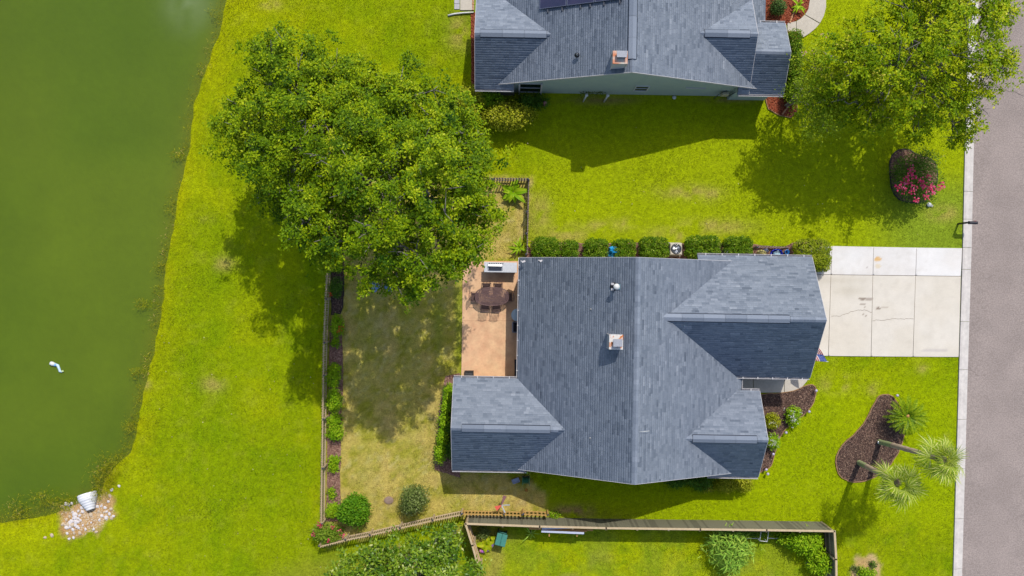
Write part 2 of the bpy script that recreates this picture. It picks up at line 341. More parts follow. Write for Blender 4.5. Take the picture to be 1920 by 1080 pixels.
# grass blades: short splayed triangles standing in the lawns
def grass():
    N = 560000
    x = rng.uniform(-33, 31, N); y = rng.uniform(-18.8, 18.8, N); z, d = gz(x, y)
    keep = d > .05
    for P in NOGRASS: keep &= ~inside(P, x, y)
    for P in (SAND, RIPRAP): keep &= ~(inside(P, x, y) & (rng.random(N) < .85))
    dyd = inside(YARD, x, y); keep &= ~(dyd & (rng.random(N) < .35))
    x, y, z, d = x[keep], y[keep], z[keep], d[keep]; n = len(x)
    c = gcol(x, y, d) * (rng.uniform(.6, 1.35, (n, 1)) + .55 * (vnoise(x, y, .35, 21, 2) - .5)[:, None] + .35 * (vnoise(x, y, 1.1, 22, 2) - .5)[:, None])
    warm = rng.random(n) < .12; c[warm] = c[warm] * np.array([1.3, 1.1, 1.2]) + .012
    a = rng.uniform(0, 2 * math.pi, n); L = rng.uniform(.05, .12, n); wd = rng.uniform(.010, .020, n); up = rng.uniform(.25, 1, n)
    dx, dy = np.cos(a), np.sin(a); z0 = z - .01
    v0 = np.stack([x - dy * wd, y + dx * wd, z0], -1); v1 = np.stack([x + dy * wd, y - dx * wd, z0], -1)
    v2 = np.stack([x + dx * L, y + dy * L, z0 + .02 + up * .06], -1)
    V = np.stack([v0, v1, v2], 1).reshape(-1, 3); F = np.arange(3 * n).reshape(-1, 3)
    m = vcol_material('grass_blade', .6, noise=.1, scales=(4, 40), trans=.3, bump=0, freq2=.0, spec=.06)
    o = link_mesh('grass', npmesh('grass', V, F, m, col=c)); tag(o, 'short mown green grass covering the lawns', 'grass', kind='stuff')
grass()

# pond
def water():
    xs = np.concatenate([[-900, -200, -60], np.arange(-34, -8, .5)]); ys = np.concatenate([[-900, -100, -40], np.arange(-22, 22, .5), [40, 100, 900]])
    X, Y = np.meshgrid(xs, ys); idx = np.arange(X.size).reshape(X.shape)
    F = np.stack([idx[:-1, :-1], idx[:-1, 1:], idx[1:, 1:], idx[1:, :-1]], -1).reshape(-1, 4)
    px = X / PX + 960; py = 540 - Y / PX
    c = np.tile(lin((88, 112, 0)), X.shape + (1,)); n = vnoise(X, Y, 14, 6)
    c = mixc(c, lin((102, 122, 14)), sstep(.35, .7, n)); c = mixc(c, lin((92, 112, 0)), sstep(220, -60, px + py * .28))
    c = mixc(c, lin((160, 176, 130)), np.clip(spot(X, Y, 350, 6, 40, 42) * (.35 + .65 * sstep(.3, .6, vnoise(X, Y, 1.2, 31))), 0, 1) * .4)  # pale cloud reflection painted into the water colour
    _, d = gz(X, Y); c = mixc(c, lin((116, 118, 16)), np.exp(-np.maximum(-d, 0) / .35) * .45)
    V = np.stack([X, Y, np.full(X.shape, -.30)], -1).reshape(-1, 3)
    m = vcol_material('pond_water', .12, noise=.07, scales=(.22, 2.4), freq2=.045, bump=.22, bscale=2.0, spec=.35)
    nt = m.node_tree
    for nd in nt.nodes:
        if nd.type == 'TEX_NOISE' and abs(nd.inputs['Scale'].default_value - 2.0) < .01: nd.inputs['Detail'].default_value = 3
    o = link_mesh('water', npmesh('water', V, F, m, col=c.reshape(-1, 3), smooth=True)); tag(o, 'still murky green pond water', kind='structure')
water()

# road, curb and gutter
asphalt = material('asphalt', A(160, 146, 140), .95, A(180, 165, 157), 30, bump=.5, bscale=60, detail=8)
_at = asphalt.node_tree
def speckle(m, scale, amt, thr=.62):
    """adds fine light/dark specks over the base colour"""
    t = m.node_tree; n = t.nodes; b = n['Principled BSDF']; lk = b.inputs['Base Color'].links
    src = lk[0].from_socket if lk else None
    nz = n.new('ShaderNodeTexNoise'); nz.inputs['Scale'].default_value = scale; nz.inputs['Detail'].default_value = 2
    mr = n.new('ShaderNodeMapRange'); mr.inputs[1].default_value = .35; mr.inputs[2].default_value = .65; mr.inputs[3].default_value = 1 - amt; mr.inputs[4].default_value = 1 + amt
    g = n.new('ShaderNodeNewGeometry'); t.links.new(g.outputs['Position'], nz.inputs[0]); t.links.new(nz.outputs[0], mr.inputs[0])
    mx = n.new('ShaderNodeVectorMath'); mx.operation = 'SCALE'; t.links.new(mr.outputs[0], mx.inputs['Scale'])
    if src: t.links.new(src, mx.inputs[0])
    else: mx.inputs[0].default_value = b.inputs['Base Color'].default_value[:3]
    t.links.new(mx.outputs[0], b.inputs['Base Color'])
speckle(asphalt, 13, .17); speckle(asphalt, .5, .07)
rp = [G(*p) for p in ROAD_L]; b = MB()
W_ROAD = 7.4
for i in range(len(rp) - 1):
    (x0, y0), (x1, y1) = rp[i], rp[i + 1]
    b.add([(x0 - .02, y0, .045), (x0 + W_ROAD, y0, .045), (x1 + W_ROAD, y1, .045), (x1 - .02, y1, .045), (x0 + W_ROAD / 2, y0, .10), (x1 + W_ROAD / 2, y1, .10)], [(0, 3, 5, 4), (4, 5, 2, 1)])
# carry the road on past both ends
x0, y0 = rp[0]; x1, y1 = rp[-1]
b.add([(x0 - .02, y0, .045), (x0 + W_ROAD, y0, .045), (x0 + 4 + W_ROAD, 400, .045), (x0 + 4, 400, .045)], [(0, 1, 2, 3)])
b.add([(x1 - .02, y1, .045), (x1 + W_ROAD, y1, .045), (x1 - 6 + W_ROAD, -400, .045), (x1 - 6, -400, .045)], [(3, 2, 1, 0)])
tag(b.build('road', asphalt), 'pinkish grey asphalt street with fine aggregate', kind='structure')
tar = material('crack_sealer', A(112, 102, 100), .8)
def road_crack(pts, w_=.018):
    P = [Vector(G(*p)) for p in pts]; R = []
    for i in range(len(P) - 1):
        for k in range(8): R.append(P[i].lerp(P[i + 1], k / 8) + Vector((rng.normal(0, .03), rng.normal(0, .03))))
    q = MB((R[0].x, R[0].y, 0)); x0 = lambda v: .052 + .055 * min(1, max(0, (v.x - G(1822, 0)[0]) / 3.7))
    for i in range(len(R) - 1): a, b_ = R[i], R[i + 1]; d = (b_ - a).normalized(); s_ = Vector((-d.y, d.x)) * w_ * random.uniform(.4, 1.2); q.add([(a.x - s_.x, a.y - s_.y, x0(a)), (b_.x - s_.x, b_.y - s_.y, x0(b_)), (b_.x + s_.x, b_.y + s_.y, x0(b_)), (a.x + s_.x, a.y + s_.y, x0(a))], [(0, 1, 2, 3)])
    tag(q.build('road_crack', tar, loc=(R[0].x, R[0].y, 0)), 'thin crack wandering across the street surface', kind='structure')
road_crack([(1850, 150), (1880, 168), (1905, 175), (1935, 190)], .012); road_crack([(1818, 690), (1832, 705), (1850, 702)], .010); road_crack([(1880, 980), (1896, 1010), (1890, 1050)], .010)
conc = lambda nm, c1, c2: material(nm, A(*c1), .85, A(*c2), 5, bump=.25, bscale=40)
curb_m = conc('curb_concrete', (214, 206, 200), (238, 230, 222)); speckle(curb_m, 1.2, .06)
curb = empty('curb', (*G(1810, 540), 0), kind='structure', label='pale concrete rolled curb and gutter along the street')
def lerp_line(L, y):
    for i in range(len(L) - 1):
        if L[i][1] <= y <= L[i + 1][1]: f = (y - L[i][1]) / (L[i + 1][1] - L[i][1]); return L[i][0] + f * (L[i + 1][0] - L[i][0])
joints = [-180, -90, 0, 86, 178, 268, 359, 411, 464, 505, 603, 693, 786, 878, 972, 1066, 1160]
for side in (0, 1):
    for i in range(len(joints) - 1):
        ya, yb = joints[i] + .35, joints[i + 1] - .35; q = MB(); w = .57
        for (y, s) in ((ya, 0), (yb, 1)):
            xr, yy = G(lerp_line(ROAD_L, y), y)
            if side == 0: pr = [(xr - w, -.1), (xr - w, .10), (xr - w + .14, .115), (xr - .25, .055), (xr, .05), (xr, -.1)]
            else: x = xr + W_ROAD; pr = [(x, -.1), (x, .05), (x + .25, .055), (x + w - .14, .115), (x + w, .10), (x + w, -.1)]
            q.v += [(a, yy, z) for a, z in pr]
        q.v = [tuple(Vector(v) - Vector((*G(1810, 540), 0))) for v in q.v]
        q.f = [[k, k + 6, (k + 1) % 6 + 6, (k + 1) % 6] for k in range(6)] + [[0, 1, 2, 3, 4, 5], [11, 10, 9, 8, 7, 6]]
        q.t = [.5] * 8; q.m = [0] * 8; q.sm = [False] * 8
        q.build('curb_segment', curb_m, curb)

# driveway slabs
def grid_slab(name, quad, z, thick, mat, parent, colf, step=.09, o=(0, 0)):
    (a, b_, c, d) = [Vector(p) for p in quad]; n = max(2, int((b_ - a).length / step)); m = max(2, int((d - a).length / step))
    u = np.linspace(0, 1, n + 1); v = np.linspace(0, 1, m + 1); U, Vv = np.meshgrid(u, v)
    X = (a.x * (1 - U) + b_.x * U) * (1 - Vv) + (d.x * (1 - U) + c.x * U) * Vv; Y = (a.y * (1 - U) + b_.y * U) * (1 - Vv) + (d.y * (1 - U) + c.y * U) * Vv
    C = colf(X, Y); Zt = np.full(X.shape, z); idx = np.arange(X.size).reshape(X.shape)
    F = np.stack([idx[:-1, :-1], idx[:-1, 1:], idx[1:, 1:], idx[1:, :-1]], -1).reshape(-1, 4)
    V = np.stack([X, Y, Zt], -1).reshape(-1, 3); nv = len(V)
    cor = [idx[0, 0], idx[0, -1], idx[-1, -1], idx[-1, 0]]
    V2 = V[cor].copy(); V2[:, 2] -= thick; V = np.vstack([V, V2]); C = np.vstack([C.reshape(-1, 3), C.reshape(-1, 3)[cor]])
    F2 = [[cor[(k + 1) % 4], cor[k], nv + k, nv + (k + 1) % 4] for k in range(4)]
    V = V - np.array([o[0], o[1], 0]); F = np.vstack([F, F2])
    return link_mesh(name, npmesh(name, V, F, mat, col=C), parent)
slab_m = vcol_material('driveway_concrete', .85, noise=.05, scales=(1.1, 16), freq2=.05, bump=.15, bscale=50, spec=.25)
def dcol(base, alt):
    def f(X, Y):
        c = np.tile(lin(base), X.shape + (1,)); c = mixc(c, lin(alt), sstep(.35, .7, vnoise(X, Y, 1.6, 12)))
        c = mixc(c, lin((206, 194, 178)), sstep(.55, .8, vnoise(X, Y, .35, 13)) * .16)
        n = vnoise(X, Y, .25, 14)
        sp = lambda px, py, rx, ry, s=1.0: np.clip((1.25 - ((X - G(px, py)[0]) / (rx * PX)) ** 2 - ((Y - G(px, py)[1]) / (ry * PX)) ** 2 + (n - .5) * .8) * 2, 0, 1) * s
        for q in ((1616, 560, 7, 2.6, .8), (1628, 561, 9, 2, .55), (1617, 570, 6, 2.2, .6), (1646, 578, 4, 2.2, .8), (1658, 576, 7, 1.4, .35), (1618, 589, 1.8, 1.6, .7), (1623, 592, 1.3, 1.2, .8), (1625, 502, 1.2, 1.2, .5), (1621, 576, 1, 1, .6)):
            c = mixc(c, lin((132, 112, 96)), sp(*q))
        c = mixc(c, lin((236, 186, 104)), sp(1645, 486, 6.5, 4.5, .85)); c = mixc(c, lin((236, 212, 160)), sp(1645, 499, 6, 4, .5))
        c = mixc(c, lin((190, 180, 180)), sp(1750, 657, 28, 3, .4)); c = mixc(c, lin((188, 176, 150)), spot(X, Y, 1590, 545, 30, 12) * .35)
        c = mixc(c, lin((196, 184, 160)), spot(X, Y, 1575, 525, 60, 7) * .3)
        return c
    return f
DO = G(1665, 566)
drive = empty('driveway', (*DO, 0), kind='structure', label='pale concrete driveway of large slabs joined to the garage')
top_x = [(1500, 460), (1559.5, 461), (1637.5, 462.5), (1718, 464), (1803.5, 465)]
mid_x = [(1495, 514), (1557.5, 515), (1636, 516), (1716, 517), (1801, 518)]
bot_x = [(1490, 666), (1552.5, 667.5), (1632.5, 668.5), (1711, 669), (1797, 669.5)]
for k in range(4):
    gx = .45
    def qd(a, b, r0, r1): return [G(r1[a][0] + gx, r1[a][1] - gx), G(r1[b][0] - gx, r1[b][1] - gx), G(r0[b][0] - gx, r0[b][1] + gx), G(r0[a][0] + gx, r0[a][1] + gx)]
    grid_slab('concrete_slab', qd(k, k + 1, top_x, mid_x), .06, .12, slab_m, drive, dcol((250, 246, 242), (244, 238, 232)), o=DO)
    grid_slab('concrete_slab', qd(k, k + 1, mid_x, bot_x), .058, .12, slab_m, drive, dcol((236, 226, 210), (240, 231, 217)), o=DO)
dark_gap = material('joint_filler', A(122, 108, 92), .95)
b = MB((*DO, 0)); b.prism([G(1501, 463), G(1802.5, 467), G(1796.5, 668.5), G(1492, 665)][::-1], .0, .03); b.build('joint_filler', dark_gap, drive)
def crack(pts):
    q = MB((*DO, 0)); P = [Vector(G(*p)) for p in pts]; R = []
    for i in range(len(P) - 1):
        for k in range(6): R.append(P[i].lerp(P[i + 1], k / 6) + Vector((rng.normal(0, .012), rng.normal(0, .02))))
    R.append(P[-1])
    for i in range(len(R) - 1):
        a, b_ = R[i], R[i + 1]; w_ = .009; q.add([(a.x, a.y - w_, .064), (b_.x, b_.y - w_, .064), (b_.x, b_.y + w_, .064), (a.x, a.y + w_, .064)], [(0, 1, 2, 3)])
    q.build('crack', dark_gap, drive)
crack([(1558, 592), (1572, 593), (1592, 586), (1608, 581), (1622, 582), (1634, 585)]); crack([(1636, 600.5), (1652, 600), (1675, 598), (1695, 598), (1712, 598)])

# front walk and porch slab
walk_m = conc('walk_concrete', (206, 196, 182), (224, 214, 198))
wk = empty('walkway', (*G(1450, 718), 0), kind='structure', label='curved concrete walkway from the driveway to the porch'); WO = (*G(1450, 718), 0)
for P in ([(1380, 700), (1411.5, 700), (1411.5, 736), (1380, 736)], [(1412.5, 700), (1469.5, 700), (1469.5, 735.5), (1412.5, 736)],
          [(1470.5, 700), (1518, 700), (1512.5, 714), (1503, 725.5), (1489, 732.5), (1470.5, 735.5)], [(1500, 669), (1524, 669), (1521.5, 686), (1518.5, 699), (1500, 699)]):
    b = MB(WO); b.prism(ccw(GP(P)), -.02, .07); b.build('concrete_slab', walk_m, wk)
nwk = empty('walkway', (*G(1515, 40), 0), kind='structure', label='curved concrete walkway round the red mulch bed of the northern house'); NO = (*G(1515, 40), 0)
for P in ([(1476, 44), (1492, 40.5), (1492, 60), (1476, 58)], [(1493, 40), (1500, 36), (1508, 28.5), (1536, 45), (1528, 54), (1517, 63), (1506, 70), (1493, 60.5)],
          [(1509, 27.5), (1515, 18), (1518, 0), (1518, -60), (1548, -60), (1548, 14), (1544, 30), (1537, 43.5)]):
    b = MB(NO); b.prism(ccw(GP(P)), -.02, .07); b.build('concrete_slab', walk_m, nwk)

# planting beds
def mulch_mat(nm, c1, c2, c3):
    m = material(nm, A(*c1), .95, A(*c2), 11, bump=1.0, bscale=22, detail=9); speckle(m, 18, .35); return m
brown = mulch_mat('brown_mulch', (78, 56, 48), (128, 98, 84), 0); redm = mulch_mat('red_mulch', (132, 58, 34), (176, 88, 56), 0); dirt = mulch_mat('pale_mulch', (132, 92, 80), (176, 134, 116), 0)
edge_m = material('bed_edging', A(150, 112, 76), .9, A(190, 150, 110), 6, bump=.3)
dark_edge = material('black_edging', A(62, 52, 50), .7)
def bed(poly, mat, label, chip_cols, n_chips, edge=None):
    poly = ccw(poly); c = (sum(p[0] for p in poly) / len(poly), sum(p[1] for p in poly) / len(poly), 0)
    r = empty('mulch_bed', c, kind='structure', label=label); b = MB(c); b.prism(poly, -.05, .035); b.build('bed_soil', mat, r)
    # loose chips
    P = np.array(poly); lo, hi = P.min(0), P.max(0); x = rng.uniform(lo[0], hi[0], n_chips); y = rng.uniform(lo[1], hi[1], n_chips); k = inside(poly, x, y); x, y = x[k], y[k]; n = len(x)
    if n:
        a = rng.uniform(0, math.pi, n); L = rng.uniform(.02, .055, n); W_ = rng.uniform(.008, .02, n); dx, dy = np.cos(a), np.sin(a); z = .04 + rng.uniform(0, .03, n); tz = rng.normal(0, .012, n)
        q = [np.stack([x + s * dx * L - t * dy * W_, y + s * dy * L + t * dx * W_, z + s * tz + t * tz * .6], -1) for s, t in ((-1, -1), (1, -1), (1, 1), (-1, 1))]
        V = np.stack(q, 1).reshape(-1, 3) - np.array(c); F = np.arange(4 * n).reshape(-1, 4)
        m = tint_material('chips_' + mat.name, [(0, A(*chip_cols[0])), (.6, A(*chip_cols[1])), (1, A(*chip_cols[2]))])
        o = link_mesh('mulch_chips', npmesh('mulch_chips', V, F, m, tint=rng.random(n)), r); o['kind'] = 'stuff'
    if edge:
        q = MB(c); n = len(poly)
        for i in range(n):
            a, b_ = Vector(poly[i]), Vector(poly[(i + 1) % n]); mid = (a + b_) / 2; dd = b_ - a
            q.box((mid.x, mid.y, .03), (dd.length + .01, edge[1], .10 + rng.uniform(-.01, .01)), math.atan2(dd.y, dd.x))
        q.build('bed_edging', edge[0], r)
    return r
bc = ((58, 42, 38), (120, 92, 80), (176, 146, 124)); rc = ((110, 44, 26), (178, 88, 54), (214, 132, 96))
bed(BED_FRONT, brown, 'brown mulch bed curving along the front porch', bc, 9000, (edge_m, .05))
bed(BED_ISLAND, brown, 'kidney-shaped brown mulch island in the front lawn under the palms', bc, 13000, (edge_m, .05))
bed(BED_MYRTLE, dirt, 'dark-edged mulch bed under the pink-flowering shrub', ((110, 76, 64), (168, 126, 108), (206, 168, 146)), 5000, (dark_edge, .06))
bed(BED_FENCE1, brown, 'dark mulch bed inside the west fence, northern stretch', ((50, 38, 40), (96, 72, 64), (150, 120, 104)), 3000, (dark_edge, .05))
bed(BED_FENCE2, dirt, 'brown mulch strip inside the west fence, southern stretch', ((88, 62, 58), (136, 102, 90), (176, 140, 124)), 8000)
bed(BED_NORTH, dirt, 'mulch strip under the clipped hedge shrubs', ((90, 62, 54), (150, 112, 96), (190, 156, 136)), 9000)
bed(BED_RED, redm, 'red mulch bed at the corner of the northern house', rc, 4000, (edge_m, .05))
bed(BED_NFRONT, redm, 'red mulch bed inside the curved walkway', rc, 8000)
bed(BED_NWEST, redm, 'narrow strip of red mulch along the west wall', rc, 2000)
bed(BED_HEDGEW, dirt, 'bare soil strip under the west hedge', ((120, 90, 70), (170, 140, 100), (200, 176, 130)), 2500)

# patios
pat_m = material('patio_concrete', A(234, 180, 140), .85, A(250, 208, 162), 1.3, bump=.15, bscale=30); speckle(pat_m, 1.8, .07); speckle(pat_m, 8, .05)
po = (*G(920, 600), 0); pt = empty('patio', po, kind='structure', label='salmon stained concrete patio behind the house')
for P in ([(868, 489.5), (988, 489.5), (988, 600.95), (866.8, 600.95)], [(866.8, 601.3), (988, 601.3), (988, 712), (865, 712)]):
    b = MB(po); b.prism(ccw(GP(P)), -.05, .075); b.build('concrete_slab', pat_m, pt)
b = MB(po); b.prism(ccw(GP([(868, 599), (987, 599), (987, 603), (868, 603)])), .0, .066); b.build('joint_filler', material('patio_joint', A(196, 140, 104), .9), pt)
npo = (*G(868, 0), 0); npt = empty('patio', npo, kind='structure', label='small pale concrete patio with a row of pavers')
b = MB(npo); b.prism(ccw(GP([(863, 19.5), (889, 19.5), (889, -90), (863, -90)])), -.05, .07); b.build('concrete_slab', walk_m, npt)
pav_m = conc('paver_grey', (188, 186, 192), (214, 210, 214))
for y0 in (17.5, 7, -3.5, -14, -24.5, -35):
    b = MB(npo); b.prism(ccw(GP([(852, y0), (861.8, y0), (861.8, y0 - 9.8), (852, y0 - 9.8)])), -.05, .05); b.build('paver', pav_m, npt)
# ================= HOUSES =================
ROT = math.radians(-1.0)
SH_M = tint_material('asphalt_shingle', [(0, A(96, 106, 122)), (.35, A(126, 136, 152)), (.7, A(150, 159, 174)), (1, A(174, 181, 194))], rough=.9, noise=.13, nscale=45, spec=.25, bump=.5)
SH_DECK = material('roof_deck', A(112, 120, 134), .9, A(126, 134, 148), 20)
TRIM = material('white_trim', A(232, 228, 228), .5, A(214, 210, 212), 3)
SOFFIT = material('soffit', A(196, 186, 168), .7)
FLASH = material('dark_flashing', A(48, 56, 74), .5, metal=.2)
GLASS = material('window_glass', A(18, 40, 46), .05, spec=.8)
WHITEF = material('window_frame', A(226, 228, 226), .5)
STEEL = material('stainless', (.55, .56, .58), .3, metal=.9)

def shingles(name, A_, U, Vv, L, Sl, parent, o, seed, tone=0.0):
    """courses of real tabs on one slope: A_ eave-left corner, U along the eave, Vv up the slope"""
    r = np.random.default_rng(seed); U = Vector(U).normalized(); Vv = Vector(Vv).normalized(); N = U.cross(Vv).normalized()
    if N.z < 0: N = -N
    A_ = Vector(A_) - Vector(o); ex = .135; rows = int(math.ceil(Sl / ex)); Vs = []; Fs = []; T = []
    for k in range(rows):
        v0 = k * ex - .02; v1 = min((k + 1) * ex + .03, Sl); u = -r.uniform(0, .5); run = 0; tt = .5; base = r.normal(0, .05)
        while u < L:
            if run <= 0: tt = float(np.clip(r.normal(.56 + tone, .085) + base * .5 - (.22 if r.random() < .10 else 0), 0, 1)); run = r.integers(1, 3)
            wv = r.uniform(.16, .34); run -= 1
            a, b = max(u, 0), min(u + wv - .006, L)
            if b > a:
                z0 = .007 + (.005 if r.random() < .5 else 0); z1 = .002
                P = [A_ + U * a + Vv * v0 + N * z0, A_ + U * b + Vv * v0 + N * z0, A_ + U * b + Vv * v1 + N * z1, A_ + U * a + Vv * v1 + N * z1,
                     A_ + U * a + Vv * v0 + N * -.004, A_ + U * b + Vv * v0 + N * -.004]
                i = len(Vs); Vs += [tuple(p) for p in P]; Fs += [(i, i + 1, i + 2, i + 3), (i + 4, i + 5, i + 1, i)]; T += [tt + r.normal(0, .045), tt * .8]
            u += wv
    ob = link_mesh(name, npmesh(name, Vs, Fs, SH_M, tint=np.clip(T, 0, 1)), parent); ob['kind'] = 'stuff'; return ob

class House:
    def __init__(s, name, cx, cy, label):
        s.O = Vector((cx * PX, cy * PX, 0)); loc = Matrix.Rotation(ROT, 3, 'Z') @ s.O
        s.root = empty(name, loc, ROT, label, 'house'); s.roof = None; s.seed = int(abs(cx)) + 5; s.slabs = MB(s.O)
    def P(s, x, y, z): return Vector((x * PX, y * PX, z))
    def mb(s): return MB(s.O)
    def gable(s, axis, a0, a1, e0, r, e1, ze0, zr, ze1, thick=.13, shingle=(1, 1), rake0=True, rake1=True, tone=(0, 0), cuts=(None, None)):
        """axis 'x': ridge runs along x from a0 to a1, slopes fall to y=e0 and y=e1 (e0<r<e1). axis 'y' swaps."""
        def P(a, e, z): return s.P(a, e, z) if axis == 'x' else s.P(e, a, z)
        s.todo = getattr(s, 'todo', [])
        for k, (e, ze) in enumerate(((e0, ze0), (e1, ze1))):
            rects = [(a0, a1, e, ze, r, zr)]
            if cuts[k]:                       # this slope only reaches its eave between lo and hi; elsewhere it stops at e_c
                lo, hi, e_c = cuts[k]; zc = ze + (zr - ze) * (e_c - e) / (r - e); rects = [(a0, a1, e_c, zc, r, zr), (lo, hi, e, ze, e_c, zc)]
            for (b0, b1, ea, za, eb, zb) in rects:
                q = [P(b0, ea, za), P(b1, ea, za), P(b1, eb, zb), P(b0, eb, zb)]; dn = Vector((0, 0, -thick))
                vs = q + [p + dn for p in q]
                s.slabs.add(vs, [(0, 1, 2, 3), (7, 6, 5, 4), (0, 4, 5, 1), (1, 5, 6, 2), (3, 2, 6, 7), (0, 3, 7, 4)])
                if shingle[k]: s.todo.append((q[0], q[1] - q[0], q[3] - q[0], tone[k]))
            # rake board (white metal edge) at each gable end
            for on, a in ((rake0, a0), (rake1, a1)):
                if on:
                    sg = -1 if a == a0 else 1; b = s.mb(); p0, p1 = P(a, e, ze), P(a, r, zr); off = (Vector((sg * .012, 0, 0)) if axis == 'x' else Vector((0, sg * .012, 0)))
                    w_ = off * 1.6
                    b.add([p0 + off * .1 + Vector((0, 0, -.17)), p1 + off * .1 + Vector((0, 0, -.17)), p1 + off * .1 + Vector((0, 0, .012)), p0 + off * .1 + Vector((0, 0, .012)),
                           p0 + w_ + Vector((0, 0, -.17)), p1 + w_ + Vector((0, 0, -.17)), p1 + w_ + Vector((0, 0, .012)), p0 + w_ + Vector((0, 0, .012))],
                          [(0, 1, 2, 3), (7, 6, 5, 4), (0, 4, 5, 1), (1, 5, 6, 2), (2, 6, 7, 3), (3, 7, 4, 0)]); b.build('rake_board', TRIM, s.root)
    def finish_roof(s):
        s.roof = s.slabs.build('roof', SH_DECK, s.root)
        for (A0, U, V_, tone) in s.todo: s.seed += 1; shingles('shingles', A0, U, V_, U.length, V_.length, s.roof, s.O, s.seed, tone)
    def wall(s, axis, a0, a1, e0, r, e1, ze0, zr, ze1, mat, name='wall'):
        b = s.mb(); P = (lambda a, e, z: s.P(a, e, z)) if axis == 'x' else (lambda a, e, z: s.P(e, a, z))
        prof = [(e0, 0), (e1, 0), (e1, ze1), (r, zr), (e0, ze0)]; vs = [P(a0, e, z) for e, z in prof] + [P(a1, e, z) for e, z in prof]
        b.add(vs, [(0, 1, 2, 3, 4), (9, 8, 7, 6, 5)] + [(i, 5 + i, 5 + (i + 1) % 5, (i + 1) % 5) for i in range(5)]); return b.build(name, mat, s.root)
    def ridge_caps(s, axis, a0, a1, r, z):
        b = s.mb(); n = max(1, int(abs(a1 - a0) * PX / .3)); P = (lambda a, e, zz: s.P(a, e, zz)) if axis == 'x' else (lambda a, e, zz: s.P(e, a, zz)); w_ = 4.2
        for k in range(n):
            x0 = a0 + (a1 - a0) * k / n; x1 = a0 + (a1 - a0) * (k + 1.15) / n if k < n - 1 else a1; dz = .03 + .006 * (k % 2)
            b.add([P(x0, r - w_, z - .055), P(x1, r - w_, z - .06), P(x1, r, z + dz - .006), P(x0, r, z + dz), P(x0, r + w_, z - .055), P(x1, r + w_, z - .06)], [(0, 1, 2, 3), (3, 2, 5, 4)], tint=float(np.clip(rng.normal(.54, .1), 0, 1)))
        o = b.build('ridge_cap', SH_M, s.roof); o['kind'] = 'stuff'
    def vent(s, axis, a0, a1, r, z, w_=6.2, drop=.06):
        """raised ridge vent with a dark slot below its edges"""
        P = (lambda a, e, zz: s.P(a, e, zz)) if axis == 'x' else (lambda a, e, zz: s.P(e, a, zz))
        b = s.mb(); b.add([P(a0 + .3, r - w_ + .6, z - drop - .06), P(a1 - .3, r - w_ + .6, z - drop - .06), P(a1 - .3, r, z + .03), P(a0 + .3, r, z + .03), P(a0 + .3, r + w_ - .6, z - drop - .06), P(a1 - .3, r + w_ - .6, z - drop - .06)], [(0, 1, 2, 3), (3, 2, 5, 4)])
        bb = s.mb(); 
        for e in (-1, 1):
            bb.add([P(a0, r + e * (w_ + 1.3), z - drop - .03), P(a1, r + e * (w_ + 1.3), z - drop - .03), P(a1, r + e * (w_ - .6), z - drop + .02), P(a0, r + e * (w_ - .6), z - drop + .02)], [(0, 1, 2, 3)])
        for a in (a0, a1): bb.add([P(a, r - w_, z - drop - .1), P(a, r, z + .01), P(a, r + w_, z - drop - .1), P(a, r + w_, z - drop + .045), P(a, r, z + .085), P(a, r - w_, z - drop + .045)], [(0, 1, 4, 5), (1, 2, 3, 4)])
        v = bb.build('ridge_vent', FLASH, s.root)
        n = max(1, int(abs(a1 - a0) * PX / 1.15)); q = s.mb()
        for k in range(n):
            x0 = a0 + (a1 - a0) * k / n; x1 = a0 + (a1 - a0) * (k + 1) / n - .35; j = rng.uniform(-.006, .006)
            q.add([P(x0, r - w_, z - drop + .045 + j), P(x1, r - w_, z - drop + .045 + j), P(x1, r, z + .085 + j), P(x0, r, z + .085 + j), P(x0, r + w_, z - drop + .045 + j), P(x1, r + w_, z - drop + .045 + j)], [(0, 1, 2, 3), (3, 2, 5, 4)], tint=float(np.clip(rng.normal(.52, .08), 0, 1)))
        o = q.build('vent_cap', SH_M, v); o['kind'] = 'stuff'
    def gutter(s, x0, y0, x1, y1, z, side, brackets=True, w_=.11):
        """side: outward unit (sx,sy)"""
        a, b_ = s.P(x0, y0, z), s.P(x1, y1, z); d = (b_ - a); L = d.length; d.normalize(); o = Vector((side[0], side[1], 0)); b = s.mb()
        def strip(o0, o1, z0, z1):
            p = [a + o * o0, b_ + o * o0, b_ + o * o1, a + o * o1]; b.add([v + Vector((0, 0, z0)) for v in p] + [v + Vector((0, 0, z1)) for v in p], [(0, 1, 2, 3), (7, 6, 5, 4), (0, 4, 5, 1), (1, 5, 6, 2), (2, 6, 7, 3), (3, 7, 4, 0)])
        strip(0.004, .016, -.12, .0); strip(w_ - .014, w_ + .006, -.12, -.004); strip(.004, w_, -.13, -.118)
        g = b.build('gutter', TRIM, s.root)
        if brackets:
            n = max(1, int(L / .85))
            for k in range(n):
                p = a + d * (L * (k + .5) / n) + o * (w_ * .5 - .01) + Vector((0, 0, .004)); q = s.mb(); q.box(p, (.05, w_ + .06, .012) if abs(o.y) > .5 else (w_ + .06, .05, .012)); q.build('gutter_bracket', TRIM, g)
